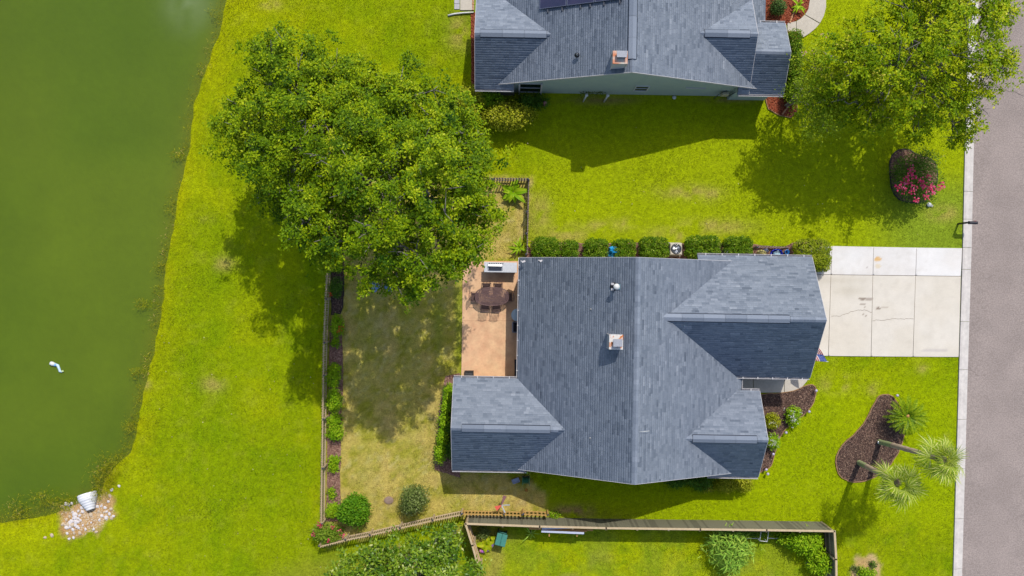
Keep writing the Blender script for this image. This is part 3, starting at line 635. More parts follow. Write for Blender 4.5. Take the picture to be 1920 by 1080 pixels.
    def window(s, face, c, w_, z0, z1, mull=1, name='window'):
        """face: 'S','N','E','W' wall the window sits in, c=(x,y) px centre"""
        d = {'S': (0, -1), 'N': (0, 1), 'E': (1, 0), 'W': (-1, 0)}[face]; t = (abs(d[1]), abs(d[0])); b = s.mb(); W_ = w_ * PX; H_ = z1 - z0; p = s.P(c[0], c[1], (z0 + z1) / 2)
        def bx(q, off, du, dz, su, sz, th): q.box(p + Vector((t[0] * du + d[0] * off, t[1] * du + d[1] * off, dz)), (su if t[0] else th, su if t[1] else th, sz))
        f = .07
        bx(b, .02, 0, H_ / 2 - f / 2, W_, f, .06); bx(b, .02, 0, -H_ / 2 + f / 2, W_, f, .06); bx(b, .02, -W_ / 2 + f / 2, 0, f, H_ - 2 * f, .06); bx(b, .02, W_ / 2 - f / 2, 0, f, H_ - 2 * f, .06)
        for k in range(mull): bx(b, .02, 0, -H_ / 2 + H_ * (k + 1) / (mull + 1), W_ - 2 * f, .04, .045)
        fr = b.build(name, WHITEF, s.root); q = s.mb(); bx(q, .006, 0, 0, W_ - 2 * f, H_ - 2 * f, .02); q.build('pane', GLASS, fr)

# ---- main house ----
H = House('house', 210, -140, 'grey-shingled single-storey house in the middle, beside the salmon patio and driveway')
tanw = material('tan_siding', A(214, 196, 160), .8, A(200, 180, 146), 2)
brickw = material('brick_base', A(186, 120, 84), .9, A(206, 146, 106), 6)
H.gable('y', -320, 54, 12.7, 207.7, 410, 2.85, 6.05, 2.66)
H.gable('x', 200, 529.5, -149.6, -44.5, 64, 2.85, 5.2, 2.85, rake0=False, cuts=(None, (327, 529.5, 45)))
H.gable('x', -100.4, 110, -323.3, -242.2, -160.2, 2.85, 4.22, 2.85, rake1=False, cuts=((-100.4, 28, -310), None))
H.gable('x', 250, 441.6, -327, -252, -174.3, 2.8, 4.48, 2.8, rake0=False, cuts=((352, 441.6, -310), None))
H.finish_roof()
H.ridge_caps('y', -320, 54, 207.7, 6.05); H.ridge_caps('x', 243, 529.5, -44.5, 5.2); H.ridge_caps('x', -100.4, 84, -242.2, 4.22); H.ridge_caps('x', 300, 441.6, -252, 4.48)
H.vent('x', 250, 468, -44.5, 5.2); H.vent('x', -82, 70, -242.2, 4.22); H.vent('x', 313, 423, -252, 4.48)
# long seam left of the main ridge
b = H.mb(); b.add([H.P(206.0, -318, 6.06 - .02), H.P(204.8, -318, 6.04 - .02), H.P(204.8, 52, 6.04 - .02), H.P(206.0, 52, 6.06 - .02)], [(0, 1, 2, 3)]); 
H.wall('y', -313, 47, 21, 207.7, 400, 2.82, 5.8, 2.62, tanw); H.wall('x', 332, 522, -140, -44.5, 55, 2.85, 4.93, 2.85, tanw)
H.wall('x', -91, 26, -314, -242, -169, 2.82, 3.98, 2.82, tanw); H.wall('x', 356, 432, -318, -252, -183, 2.8, 4.2, 2.8, tanw)
H.gutter(12.7, -159, 12.7, 54, 2.85, (-1, 0), w_=.07); H.gutter(-100.4, -160.2, 12.0, -160.2, 2.85, (0, 1)); H.gutter(-100.4, -323.3, 28, -323.3, 2.85, (0, -1), False)
H.gutter(327, 64, 529.5, 64, 2.85, (0, 1)); H.gutter(398, -149.6, 529, -149.6, 2.85, (0, -1)); H.gutter(410, -174, 410, -153.5, 2.66, (1, 0), False, .08); H.gutter(410.5, -174.3, 441.6, -174.3, 2.8, (0, 1)); H.gutter(352, -327, 441.6, -327, 2.8, (0, -1), False)
b = H.mb(); b.box(H.P(-30, -315, .45), (4.2, .12, .9)); b.build('brick_skirt', brickw, H.root)
H.window('S', (-40, -315), 40, .9, 2.2); H.window('W', (21, -60), 55, .1, 2.2, 0, 'patio_door'); H.window('N', (120, 48), 30, .9, 2.2); H.window('E', (432, -250), 50, .7, 2.2); H.window('S', (150, -314), 30, .9, 2.2)
# garage door with panels
gd = H.mb(); gd.box(H.P(523.2, -45, 1.1), (.05, 4.9, 2.2)); gdo = gd.build('garage_door', material('garage_door', A(228, 224, 214), .6), H.root)
for i in range(4):
    for k in range(6): q = H.mb(); q.box(H.P(524.4, -45, 0) + Vector((0, -2.03 + k * .81, .3 + i * .53)), (.02, .66, .38)); q.build('door_panel', MATS['garage_door'], gdo)
# chimney
chim_w = material('chimney_metal', A(222, 220, 224), .6, A(196, 200, 214), 3)
rust = material('rusty_cap', A(236, 232, 226), .6, A(216, 120, 30), 4.0, detail=3); rust.node_tree.nodes['Color Ramp'].color_ramp.elements[0].position = .52; rust.node_tree.nodes['Color Ramp'].color_ramp.elements[1].position = .62
capm = material('cap_grey', A(188, 190, 198), .6, A(150, 154, 164), 22)
def chimney(Hs, x0, x1, y0, y1, zb, zt, cap, topmat, label=None):
    c = Hs.P((x0 + x1) / 2, (y0 + y1) / 2, 0); w_, d_ = (x1 - x0) * PX, (y1 - y0) * PX; b = Hs.mb(); b.box(c + Vector((0, 0, (zb + zt) / 2)), (w_, d_, zt - zb)); ch = b.build('chimney', chim_w, Hs.root)
    q = Hs.mb(); q.box(c + Vector((0, 0, zt + .02)), (w_ + .06, d_ + .06, .06), bevel=.015); q.build('chimney_pan', topmat, ch)
    for sx in (-1, 1):
        for sy in (-1, 1): e = Hs.mb(); e.box(c + Vector((sx * (w_ / 2 + .005), sy * (d_ / 2 + .005), (zb + zt) / 2)), (.05, .05, zt - zb)); e.build('corner_trim', TRIM, ch)
    e = Hs.mb(); cx, cy, cw, cdp = cap; e.box(c + Vector((cx, cy, zt + .17)), (cw * .8, cdp * .8, .24)); e.build('flue', FLASH, ch)
    e = Hs.mb(); e.box(c + Vector((cx, cy, zt + .31)), (cw, cdp, .04), bevel=.01); e.build('flue_cap', capm, ch)
chimney(H, 160.5, 181.5, -96.5, -74, 4.6, 6.55, (.06, -.02, .5, .42), rust)
# vents and pipes on the roof
PVC = material('white_pipe', A(236, 236, 232), .4); BLK = material('black_rubber', A(36, 38, 46), .5); TEAL = material('weathered_copper', A(120, 160, 176), .5)
def pipe(Hs, px, py, zr, h, r=.05, mat=PVC, boot=True, name='vent_pipe', cap=False):
    X, Y = G(px, py, zr); v = Matrix.Rotation(-ROT, 3, 'Z') @ Vector((X, Y, 0)); b = Hs.mb(); b.tube([(v.x, v.y, zr - .15), (v.x, v.y, zr + h)], r, 12); p = b.build(name, mat, Hs.root)
    if boot: q = Hs.mb(); q.lathe((v.x, v.y, zr - .06), [(r * 3, 0), (r * 2.6, .05), (r * 1.3, .12), (r * 1.1, .16)], 14); q.build('pipe_boot', BLK, p)
    q = Hs.mb(); q.lathe((v.x, v.y, zr + h), [(r * .7, .0), (r * .7, .004)], 12); q.build('pipe_mouth', BLK, p)
    if cap: q = Hs.mb(); q.lathe((v.x, v.y, zr + h), [(r * 1.2, 0), (r * 2.0, .03), (r * 2.0, .08), (r * .6, .14)], 14); q.build('pipe_cap', PVC, p)
    return v
pipe(H, 1107, 580, 4.75, .16, .045); pipe(H, 1106, 821, 4.75, .16, .045)
v = pipe(H, 1152.5, 537.5, 5.5, .75, .085, PVC, True, cap=True)
b = H.mb(); b.box((v.x - .12, v.y, 5.52), (.16, .42, .02), M=Matrix.Rotation(math.radians(-26), 3, 'Y')); b.build('flashing', TRIM, H.root)
b = H.mb(); b.box((v.x + .1, v.y, 5.58), (.42, .3, .02), M=Matrix.Rotation(math.radians(-26), 3, 'Y')); b.build('flashing', TEAL, H.root)
for (px, py) in ((980, 492), (1013, 490.5)):
    X, Y = G(px, py, 3.1); v = Matrix.Rotation(-ROT, 3, 'Z') @ Vector((X, Y, 0)); b = H.mb(); b.tube([(v.x, v.y, 2.9), (v.x, v.y, 3.45)], .02, 6); b.box((v.x + .05, v.y + .04, 3.47), (.2, .1, .08), .4); b.box((v.x - .08, v.y + .06, 3.44), (.1, .05, .05), -.5); b.build('security_light', TRIM, H.root)
b = H.mb(); q = Matrix.Rotation(-ROT, 3, 'Z') @ Vector((*G(1207, 810, 6.0), 0)); b.tube([(q.x - .25, q.y, 6.03), (q.x + .32, q.y + .06, 5.98)], .012, 6); b.build('antenna_rod', PVC, H.root)
# porch corner post, downspout
for (x, y) in ((518, -152), (30, -325)): b = H.mb(); b.box(H.P(x, y, 1.35) + Vector((0, .08 if y > -200 else -.06, 0)), (.09, .07, 2.7)); b.build('downspout', TRIM, H.root)

# ---- northern neighbour ----
N_ = House('house', 200, 520, 'grey-shingled house with pale green gable wall and solar panels at the top')
greenw = material('pale_green_siding', A(196, 212, 200), .75, A(182, 200, 194), 1.5)
N_.gable('y', 359.5, 760, -39.6, 191.6, 440, 2.8, 6.05, 2.75)
N_.gable('x', -71.5, 70, 350.9, 437, 523, 2.8, 4.2, 2.8, rake1=False, cuts=((-71.5, -3, 368), None))
N_.gable('x', 240, 413, 350.1, 441.4, 532, 2.8, 4.42, 2.8, rake0=False, cuts=((393, 413, 368), None))
N_.gable('x', 395, 474.5, 350.4, 415.9, 476.6, 2.79, 3.955, 2.88, rake0=False)
N_.finish_roof()
N_.ridge_caps('y', 359.5, 760, 191.6, 6.05); N_.ridge_caps('x', -71.5, 52, 437, 4.2); N_.ridge_caps('x', 305, 413, 441.4, 4.42); N_.ridge_caps('x', 413, 474.5, 415.9, 3.955)
N_.vent('y', 381, 700, 191.6, 6.05, 6.6); N_.vent('x', -62, 52, 437, 4.2); N_.vent('x', 322, 400, 441.4, 4.42)
N_.wall('y', 366.5, 750, -30, 191.6, 431, 2.78, 5.8, 2.7, greenw); N_.wall('x', -62, -2, 360.5, 437, 514, 2.8, 3.98, 2.8, material('warm_grey_siding', A(150, 142, 136), .8))  # west wing walls in plain grey siding
N_.wall('x', 396, 404, 364, 441.4, 523, 2.8, 4.2, 2.8, greenw); N_.wall('x', 397, 466, 360, 415.9, 468, 2.8, 3.7, 2.8, greenw)
N_.gutter(-71.5, 350.9, -3, 350.9, 2.8, (0, -1), False); N_.gutter(395, 350.2, 474.5, 350.2, 2.8, (0, -1), False); N_.gutter(415, 476.6, 474.5, 476.6, 2.88, (0, 1)); 
N_.window('S', (228.5, 366.5), 26, 1.05, 2.2); N_.window('S', (27, 366.5), 42, .25, 2.35, 1, 'sunroom_window')
b = N_.mb(); b.box(N_.P(325, 366.5, 1.95) + Vector((0, -.03, 0)), (1.2, .05, .07)); b.build('wall_vent', TRIM, N_.root)
b = N_.mb(); b.box(N_.P(383, 364, 1.2) + Vector((0, -.1, 0)), (.42, .16, .5), bevel=.02); mt = b.build('meter_box', material('meter_box', A(206, 196, 160), .6), N_.root)
b = N_.mb(); b.tube([N_.P(371, 364, .1) + Vector((0, -.12, 0)), N_.P(371, 364, 1.2) + Vector((0, -.12, 0)), N_.P(378, 364, 2.2) + Vector((0, -.12, 0))], .025, 6); b.tube([N_.P(391, 364, .6) + Vector((0, -.12, 0)), N_.P(400, 364, 2.3) + Vector((0, -.12, 0))], .025, 6); b.build('conduit', material('conduit', A(90, 96, 100), .5), N_.root)
for x in (47, 7): b = N_.mb(); b.box(N_.P(x, 366.5, 1.3) + Vector((0, -.1, 0)), (.10, .08, 2.5)); b.build('downspout', TRIM, N_.root)
orange_pan = material('rusty_pan', A(222, 108, 22), .7, A(228, 222, 208), 2.4, detail=1)
chimney(N_, 157.5, 180, 367, 386.5, 5.3, 6.75, (.06, .1, .56, .36), orange_pan)
pipe(N_, 1082, 103, 5.15, .12, .05, STEEL)
# solar panels
PVM = material('solar_cells', A(42, 44, 74), .12, A(60, 54, 84), 1.2, spec=.7); PVF = material('panel_frame', A(120, 126, 146), .4, metal=.4)
sl = (6.05 - 2.8) / ((191.6 + 39.6) * PX); th = math.atan(sl)
for i in range(3):
    for j in range(4):
        x0 = 39 + i * 45.6; xc = x0 + 22.3; yc = 481 + j * 31 + 15; zc = 6.05 - sl * (191.6 - xc) * PX + .17
        M_ = Matrix.Rotation(-th, 3, 'Y'); b = N_.mb(); b.box(N_.P(xc, yc, zc), (1.62, 1.0, .04), M=M_); pn = b.build('solar_panel', PVF, N_.root)
        q = N_.mb(); q.box(N_.P(xc, yc, zc + .018), (1.54, .94, .014), M=M_); q.build('solar_cells', PVM, pn)
for x in (53, 77, 107, 123, 145, 170):
    zc = 6.05 - sl * (191.6 - x) * PX; b = N_.mb(); b.box(N_.P(x, 479.5, zc + .1), (.05, .3, .05)); b.box(N_.P(x, 475.5, zc + .05), (.07, .10, .1)); b.build('panel_foot', FLASH, N_.root)

# loose downspout extension lying on the lawn
b = MB((*G(862, 26), 0)); b.tube([G3(888, 23, .12), G3(870, 24, .1), G3(852, 26, .08), G3(840, 29, .06)], [.05, .05, .055, .06], 8)
tag(b.build('drain_pipe', PVC, loc=(*G(862, 26), 0)), 'white drain pipe lying on the grass below the small northern patio', 'pipe')
# ================= FOLIAGE =================
def leaf_mat(name, dark, mid, light, hi=None, trans=.2, rough=.55, spec=.09):
    return tint_material(name, [(0, A(*dark)), (.45, A(*mid)), (.85, A(*light)), (1, A(*(hi or light)))], rough=rough, trans=trans, spec=spec)
OAK = leaf_mat('tree_leaf', (44, 84, 0), (122, 156, 0), (186, 204, 6), (214, 222, 60))
MAPLE = leaf_mat('street_tree_leaf', (88, 128, 0), (150, 180, 4), (206, 212, 12), (230, 224, 80))
MYRT = leaf_mat('crape_leaf', (110, 144, 10), (156, 184, 28), (192, 206, 50))
BOX_L = leaf_mat('boxwood_leaf', (50, 92, 6), (98, 140, 12), (166, 192, 44), (214, 224, 110))
BOX_L2 = leaf_mat('sunny_boxwood_leaf', (104, 136, 12), (160, 178, 26), (208, 212, 66), (230, 228, 130))
MAG = leaf_mat('glossy_broad_leaf', (52, 96, 8), (112, 150, 20), (170, 194, 50), (230, 234, 150), rough=.4, spec=.25)
LIME = leaf_mat('lime_leaf', (100, 156, 14), (156, 202, 20), (198, 226, 44))
OLIVE = leaf_mat('olive_leaf', (72, 96, 34), (118, 138, 62), (164, 176, 104), (204, 206, 160))
YEL = leaf_mat('yellow_green_leaf', (110, 128, 14), (174, 182, 30), (216, 212, 60), (230, 212, 120))
REEDM = leaf_mat('bank_weed', (120, 116, 20), (160, 158, 24), (196, 192, 24), (216, 184, 110))
BLUEG = leaf_mat('blue_green_leaf', (110, 164, 50), (168, 216, 76), (212, 240, 96))
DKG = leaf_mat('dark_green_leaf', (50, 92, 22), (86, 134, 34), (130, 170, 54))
BARK = material('grey_bark', A(128, 120, 112), .9, A(162, 156, 150), 6, bump=.6, bscale=14)
BARK2 = material('brown_bark', A(110, 92, 76), .9, A(140, 120, 100), 6, bump=.6)

def leaves_at(C, N, n_per, spread, size, aspect=.5, upb=.5, r=rng, flat=.6):
    """C (k,3) clump centres, N (k,3) outward normals -> quads"""
    k = len(C); n = k * n_per; c = np.repeat(C, n_per, 0); nn = np.repeat(N, n_per, 0)
    off = r.normal(0, 1, (n, 3)) * spread; off[:, 2] *= flat; c = c + off
    nor = nn * .5 + np.array([0, 0, upb]) + r.normal(0, .45, (n, 3)); nor /= np.linalg.norm(nor, axis=1, keepdims=True) + 1e-9
    d = off * .8 / (spread + 1e-9) + r.normal(0, .6, (n, 3)); d -= nor * (d * nor).sum(1, keepdims=True); d /= np.linalg.norm(d, axis=1, keepdims=True) + 1e-9
    s = np.cross(nor, d); L = (size * r.uniform(.65, 1.3, n))[:, None]; W_ = L * aspect
    droop = nor * L * r.uniform(-.15, .05, (n, 1))
    V = np.stack([c, c + d * L * .5 + s * W_ * .5, c + d * L + droop, c + d * L * .5 - s * W_ * .5], 1).reshape(-1, 3)
    return V, np.arange(4 * n).reshape(-1, 4)
def crown_mesh(name, lobes, mat, n_clumps, n_per=12, spread=.17, size=.15, aspect=.55, o=(0, 0, 0), seed=1, upb=.6, shell=(.78, 1.05), low=-.35, lightness=.5, gaps=.12, flat=.6, jag=.28, spray=0, spray_r=.5):
    """lobes: list of (x, y, z, rx, ry, rz); leaf clumps in the outer shell of their union, gathered into sprays if spray > 0 (clumps per spray)"""
    r = np.random.default_rng(seed); Lb = np.array(lobes, float); wgt = Lb[:, 3] * Lb[:, 4]; wgt /= wgt.sum()
    Cs = []; Ns = []; want = n_clumps / spray if spray else n_clumps
    for i, l in enumerate(Lb):
        k = int(want * wgt[i] * 1.9) + 3; u = r.normal(0, 1, (k, 3)); u /= np.linalg.norm(u, axis=1, keepdims=True); u = u[u[:, 2] > low]; k = len(u)
        lump = np.array([mn.noise((v[0] * 2.2 + i * 7, v[1] * 2.2, v[2] * 2.2 + seed)) for v in u]) * jag * 1.4 + np.array([mn.noise((v[0] * 5 + i * 7, v[1] * 5, v[2] * 5 + seed)) for v in u]) * jag * .6
        rad = r.uniform(*shell, k) * (1 + lump); gap = np.array([mn.noise((v[0] * 3.1 + 50, v[1] * 3.1 + i, v[2] * 3.1)) for v in u])
        ok = gap > -.5 + gaps * 2.2 - .1; p = l[:3] + u * rad[:, None] * l[3:6]
        inn = np.zeros(k, bool)
        for j, m_ in enumerate(Lb):
            if j != i: inn |= (((p - m_[:3]) / (m_[3:6] * .78)) ** 2).sum(1) < 1
        ok &= ~inn; Cs.append(p[ok]); Ns.append(u[ok])
        k2 = int(k * .22); u2 = r.normal(0, 1, (k2, 3)); u2 /= np.linalg.norm(u2, axis=1, keepdims=True); Cs.append(l[:3] + u2 * (r.uniform(.3, .75, k2)[:, None]) * l[3:6]); Ns.append(u2)
    C = np.vstack(Cs); N = np.vstack(Ns)
    if len(C) > want: sel = r.choice(len(C), int(want), False); C, N = C[sel], N[sel]
    st = r.normal(lightness - .04, .14 if spray else .13, len(C))
    if spray:
        k = len(C); C = np.repeat(C, spray, 0); N = np.repeat(N, spray, 0); st = np.repeat(st, spray); sr = np.repeat(r.uniform(.6, 1.25, k), spray)
        ang = np.repeat(r.uniform(0, 6.28, k), spray); a = r.normal(0, spray_r * .62, len(C)) * sr; b = r.normal(0, spray_r * .36, len(C)) * sr; q = np.hypot(a, b)
        C = C + np.stack([a * np.cos(ang) - b * np.sin(ang), a * np.sin(ang) + b * np.cos(ang), -q * q * .45 / spray_r + r.normal(0, .06, len(C))], -1)
    ground = C[:, 2] > .03; C, N, st = C[ground], N[ground], st[ground]
    V, F = leaves_at(C - np.array(o), N, n_per, spread, size, aspect, upb, r, flat)
    ct = np.clip(st + r.normal(0, .09, len(C)), 0, 1); t = np.clip(np.repeat(ct, n_per) + r.normal(0, .13, len(F)), 0, 1)
    return npmesh(name, V, F, mat, tint=t), C
def limb_path(a, b, sag=.12, n=6, r=rng):
    a, b = Vector(a), Vector(b); L = (b - a).length; out = []
    for i in range(n + 1):
        t = i / n; p = a.lerp(b, t); p.z += math.sin(t * math.pi) * L * sag; j = .05 * L * math.sin(t * math.pi); p += Vector((r.normal(0, j), r.normal(0, j), 0)); out.append(p)
    return out
def tree(base, lobes, mat, label, cat, n_clumps, trunk_r=.22, fork_h=2.2, bark=None, name='tree', seed=1, stems=1, twigs=7, group=None, **kw):
    """base (x,y); lobes in world coordinates"""
    r = np.random.default_rng(seed + 100); O = (base[0], base[1], 0); root = empty(name, O, 0, label, cat, group); bark = bark or BARK
    me, C = crown_mesh('crown', lobes, mat, n_clumps, o=O, seed=seed, **kw); link_mesh('crown', me, root)
    forks = []
    for s_ in range(stems):
        a = s_ * 2.4 + .5; d = .0 if stems == 1 else trunk_r * 1.6; b = MB(O); f = Vector((base[0] + math.cos(a) * (d * 4 + .1), base[1] + math.sin(a) * (d * 4 + .1), fork_h))
        b.tube([(base[0] + math.cos(a) * d, base[1] + math.sin(a) * d, -.1), (base[0] + math.cos(a) * d, base[1] + math.sin(a) * d, .3), (base[0] + math.cos(a) * (d * 2), base[1] + math.sin(a) * (d * 2), fork_h * .6), f], [trunk_r * 1.5, trunk_r * 1.05, trunk_r * .9, trunk_r * .8], 10)
        b.build('trunk', bark, root); forks.append(f)
    for i, l in enumerate(lobes):
        f = min(forks, key=lambda q: (q.x - l[0]) ** 2 + (q.y - l[1]) ** 2); c = Vector(l[:3]); b = MB(O); rr = trunk_r * .55
        P = limb_path(f - Vector((0, 0, .3)), c, .05, 6, r); b.tube(P, [rr * (1 - .6 * k / 6) for k in range(7)], 7)
        for k in range(twigs):
            u = Vector(r.normal(0, 1, 3)); u.z = abs(u.z) * .7 + .1; u.normalize(); e = c + Vector((u.x * l[3], u.y * l[4], u.z * l[5])) * r.uniform(.8, 1.0)
            st = P[int(r.integers(3, 7))]; Q = limb_path(st, e, .04, 4, r); b.tube(Q, [rr * .38, rr * .3, rr * .2, rr * .12, .012], 5)
            for _ in range(2):
                m_ = Q[int(r.integers(1, 4))]; e2 = m_ + Vector(r.normal(0, 1, 3)).normalized() * l[3] * .45; b.tube([m_, m_.lerp(e2, .5) + Vector((0, 0, .1)), e2], [rr * .14, rr * .1, .008], 4)
        b.build('limb', bark, root)
    return root
def lobe(px, py, h, rpx, rz=None, ry=None, bulge=1.0):
    """crown lobe seen at photo pixel (px,py) with its centre at height h; rpx its radius in ground pixels"""
    x, y = G(px, py, h); k = PX * (1 - h / CAM_H); return (x, y, h, rpx * k, (ry or rpx) * k, rz or rpx * k * .75)

big = dict(n_per=9, spread=.07, size=.14, aspect=.58, spray=9, spray_r=.36, upb=.9, shell=(.55, 1.1), gaps=.24, jag=.5, flat=.5)
# the two big trees behind the fenced yard
L1 = [lobe(512, 110, 8.0, 62, 1.5), lobe(560, 160, 8.6, 80, 1.8), lobe(620, 140, 8.4, 56, 1.5), lobe(470, 262, 7.0, 66, 1.7), lobe(520, 236, 8.4, 70, 2), lobe(598, 240, 9.2, 90, 2.2), lobe(450, 200, 7.0, 34, 1.2), lobe(545, 318, 8.4, 74, 2.0), lobe(665, 210, 9.0, 66, 1.8), lobe(648, 285, 10.0, 74, 2.0), lobe(512, 372, 6.6, 42, 1.2)]
L1 = [(l[0], l[1], l[2] + (.5 if i % 2 else -.3), l[3] * .93, l[4] * .93, l[5] * 1.3) for i, l in enumerate(L1)]
tree(G(612, 300), L1, OAK, 'large spreading leafy tree beside the pond, the left one of the pair', 'tree', 8200, .30, 3.2, seed=3, group='big trees at the back', **big)
L2 = [lobe(765, 195, 9.2, 84, 2.0), lobe(690, 250, 9.8, 70, 2.0), lobe(825, 240, 9.0, 78, 2.0), lobe(868, 320, 9.0, 64, 2.0), lobe(760, 290, 11.0, 100, 2.3), lobe(690, 350, 11.2, 86, 2.2), lobe(610, 368, 10.6, 70, 2.0), lobe(574, 424, 11.0, 46, 1.4), lobe(628, 450, 11.2, 60, 1.7),
      lobe(800, 372, 11.6, 100, 2.4), lobe(886, 392, 10.0, 50, 1.8), lobe(720, 430, 11.6, 84, 2.0), lobe(850, 455, 11.0, 66, 2.0), lobe(785, 478, 11.4, 70, 2.0), lobe(722, 505, 11.2, 46, 1.4), lobe(775, 532, 11.0, 34, 1.1), lobe(700, 160, 8.6, 34, 1.2), lobe(886, 262, 7.5, 28, 1.3)]
L2 = [(l[0], l[1], l[2] + (.5 if i % 2 else -.4), l[3] * .93, l[4] * .93, l[5] * 1.3) for i, l in enumerate(L2)]
tree(G(735, 375), L2, OAK, 'largest spreading leafy tree, crown reaching over the fenced yard to the patio', 'tree', 12000, .36, 3.4, seed=5, group='big trees at the back', **big)
# street tree on the right
L3 = [lobe(1590, 118, 7.0, 58, 1.9), lobe(1650, 70, 7.4, 62, 2.0), lobe(1705, 20, 7.2, 58, 1.9), lobe(1680, 140, 7.2, 70, 2.1), lobe(1760, 90, 8.0, 78, 2.4), lobe(1800, 25, 8.0, 74, 2.1), lobe(1868, 22, 7.6, 40, 1.2), lobe(1832, 130, 7.4, 58, 1.9),
      lobe(1876, 112, 7.0, 30, 1.0), lobe(1745, 180, 6.2, 62, 2.0), lobe(1800, 205, 5.6, 52, 1.7), lobe(1570, 190, 5.0, 42, 1.4), lobe(1636, 205, 5.2, 50, 1.6), lobe(1800, 252, 4.4, 34, 1.2), lobe(1720, -50, 7.5, 90, 1.8), lobe(1800, -60, 7.5, 80, 1.8), lobe(1722, 238, 3.8, 28, 1.0)]
tree(G(1668, 150), L3, MAPLE, 'large sparse leafy street tree overhanging the curb and the road', 'tree', 7400, .26, 2.4, seed=9, n_per=9, spread=.07, size=.14, aspect=.6, gaps=.24, shell=(.6, 1.1), jag=.5, spray=8, spray_r=.42, upb=.8)
L4 = [lobe(1524, 120, 4.2, 34, 1.1), lobe(1515, 175, 4.4, 38, 1.2), lobe(1545, 210, 4.6, 44, 1.2), lobe(1560, 150, 5.0, 36, 1.0), lobe(1528, 235, 4.2, 30, .9)]
L1 = L1
t4 = tree(G(1474, 198), L4, MYRT, 'thin multi-stemmed tree with a few pink blossoms at the red mulch corner', 'tree', 900, .05, 2.6, bark=material('pale_bark', A(176, 160, 146), .8), seed=12, stems=4, twigs=4, n_per=9, spread=.18, size=.12, gaps=.3, jag=.45)
PINKM = tint_material('pink_petal', [(0, A(226, 20, 90)), (.6, A(250, 50, 120)), (1, A(250, 120, 160))], rough=.7, trans=.2)
PALEP = tint_material('pale_pink_petal', [(0, A(226, 150, 150)), (1, A(240, 200, 196))], rough=.7, trans=.2)
REDM_ = tint_material('red_petal', [(0, A(226, 24, 10)), (1, A(252, 70, 36))], rough=.7, trans=.2)
WHITEP = tint_material('white_petal', [(0, A(224, 224, 210)), (1, A(244, 244, 236))], rough=.7, trans=.2)
def blossoms(parent, pts, mat, size=.09, n=10, o=(0, 0, 0), seed=3, name='blossom'):
    r = np.random.default_rng(seed)
    for p in pts:
        C = np.array([p]) - np.array(o); V, F = leaves_at(C, np.array([[0, 0, 1.]]), n, size * .55, size, .8, 1.0, r, .5)
        link_mesh(name, npmesh(name, V, F, mat, tint=r.random(len(F))), parent)
o4 = (*G(1474, 198), 0)
blossoms(t4, [G3(x, y, 4.9) for x, y in ((1545, 64), (1523, 97), (1526, 126), (1536, 131), (1538, 138), (1508, 100))], PALEP, .09, 7, o4)
# broad-leaved tree at the bottom
L5 = [lobe(652, 1080, 3.0, 34, 1.2), lobe(696, 1062, 3.4, 40, 1.4), lobe(752, 1048, 3.6, 46, 1.4), lobe(812, 1036, 3.6, 42, 1.4), lobe(836, 1078, 3.8, 52, 1.5), lobe(770, 1100, 4.4, 76, 1.7), lobe(882, 1092, 3.4, 34, 1.1), lobe(690, 1124, 4.0, 66, 1.5), lobe(846, 1000, 2.6, 16, .7)]
tree(G(762, 1042), L5, MAG, 'broad-leaved glossy evergreen tree south of the picket fence', 'tree', 2100, .16, 1.6, seed=14, n_per=8, spread=.10, size=.21, aspect=.48, gaps=.12, jag=.3, spray=5, spray_r=.26)

# ---------------- shrubs ----------------
def shrub(px, py, rx, ry, h, mat, label, name='shrub', group=None, n=None, size=.085, seed=0, jag=.14, boxy=False, zc=None, n_per=9, stems=True, aspect=.6, cat='shrub', spread=.075, gaps=.0, spec_lobes=None):
    """rounded shrub; (px,py) is where its middle shows, radii in pixels"""
    zc = zc if zc is not None else h * .5; x, y = G(px, py, zc); O = (x, y, 0); root = empty(name, O, 0, label, cat, group)
    RX, RY = rx * PX, ry * PX
    if boxy: lobes = [(x + sx * RX * .38, y + sy * RY * .38, zc, RX * .66, RY * .66, h * .52) for sx in (-1, 1) for sy in (-1, 1)]
    else: lobes = [(x, y, zc, RX, RY, h * .52)] + [(x + RX * .45 * math.cos(a), y + RY * .45 * math.sin(a), zc, RX * .6, RY * .6, h * .42) for a in (.5 + seed, 2.6 + seed, 4.7 + seed)]
    if spec_lobes: lobes = spec_lobes
    ar = math.pi * RX * RY * (1 + h / max(RX, RY)); n = n or int(max(40, ar * (190 if boxy else 105)))
    if boxy: spread = .03
    me, C = crown_mesh('foliage', lobes, mat, n, n_per=n_per, spread=spread, size=size, aspect=aspect, o=O, seed=seed + 31, shell=(.93, 1.0) if boxy else (.84, 1.02), low=-.8, gaps=gaps, jag=jag, upb=.45, flat=.8); link_mesh('foliage', me, root)
    if stems:
        b = MB(O); r = np.random.default_rng(seed)
        for k in range(7):
            a = k * .9 + seed; e = Vector((x + math.cos(a) * RX * .6, y + math.sin(a) * RY * .6, zc + h * .22)); b.tube([(x + math.cos(a) * .05, y + math.sin(a) * .05, -.03), Vector((x, y, h * .25)).lerp(e, .4), e], [.03, .02, .008], 5)
        b.build('stem', BARK2, root)
    return root
HG = 'clipped hedge shrubs along the north wall'
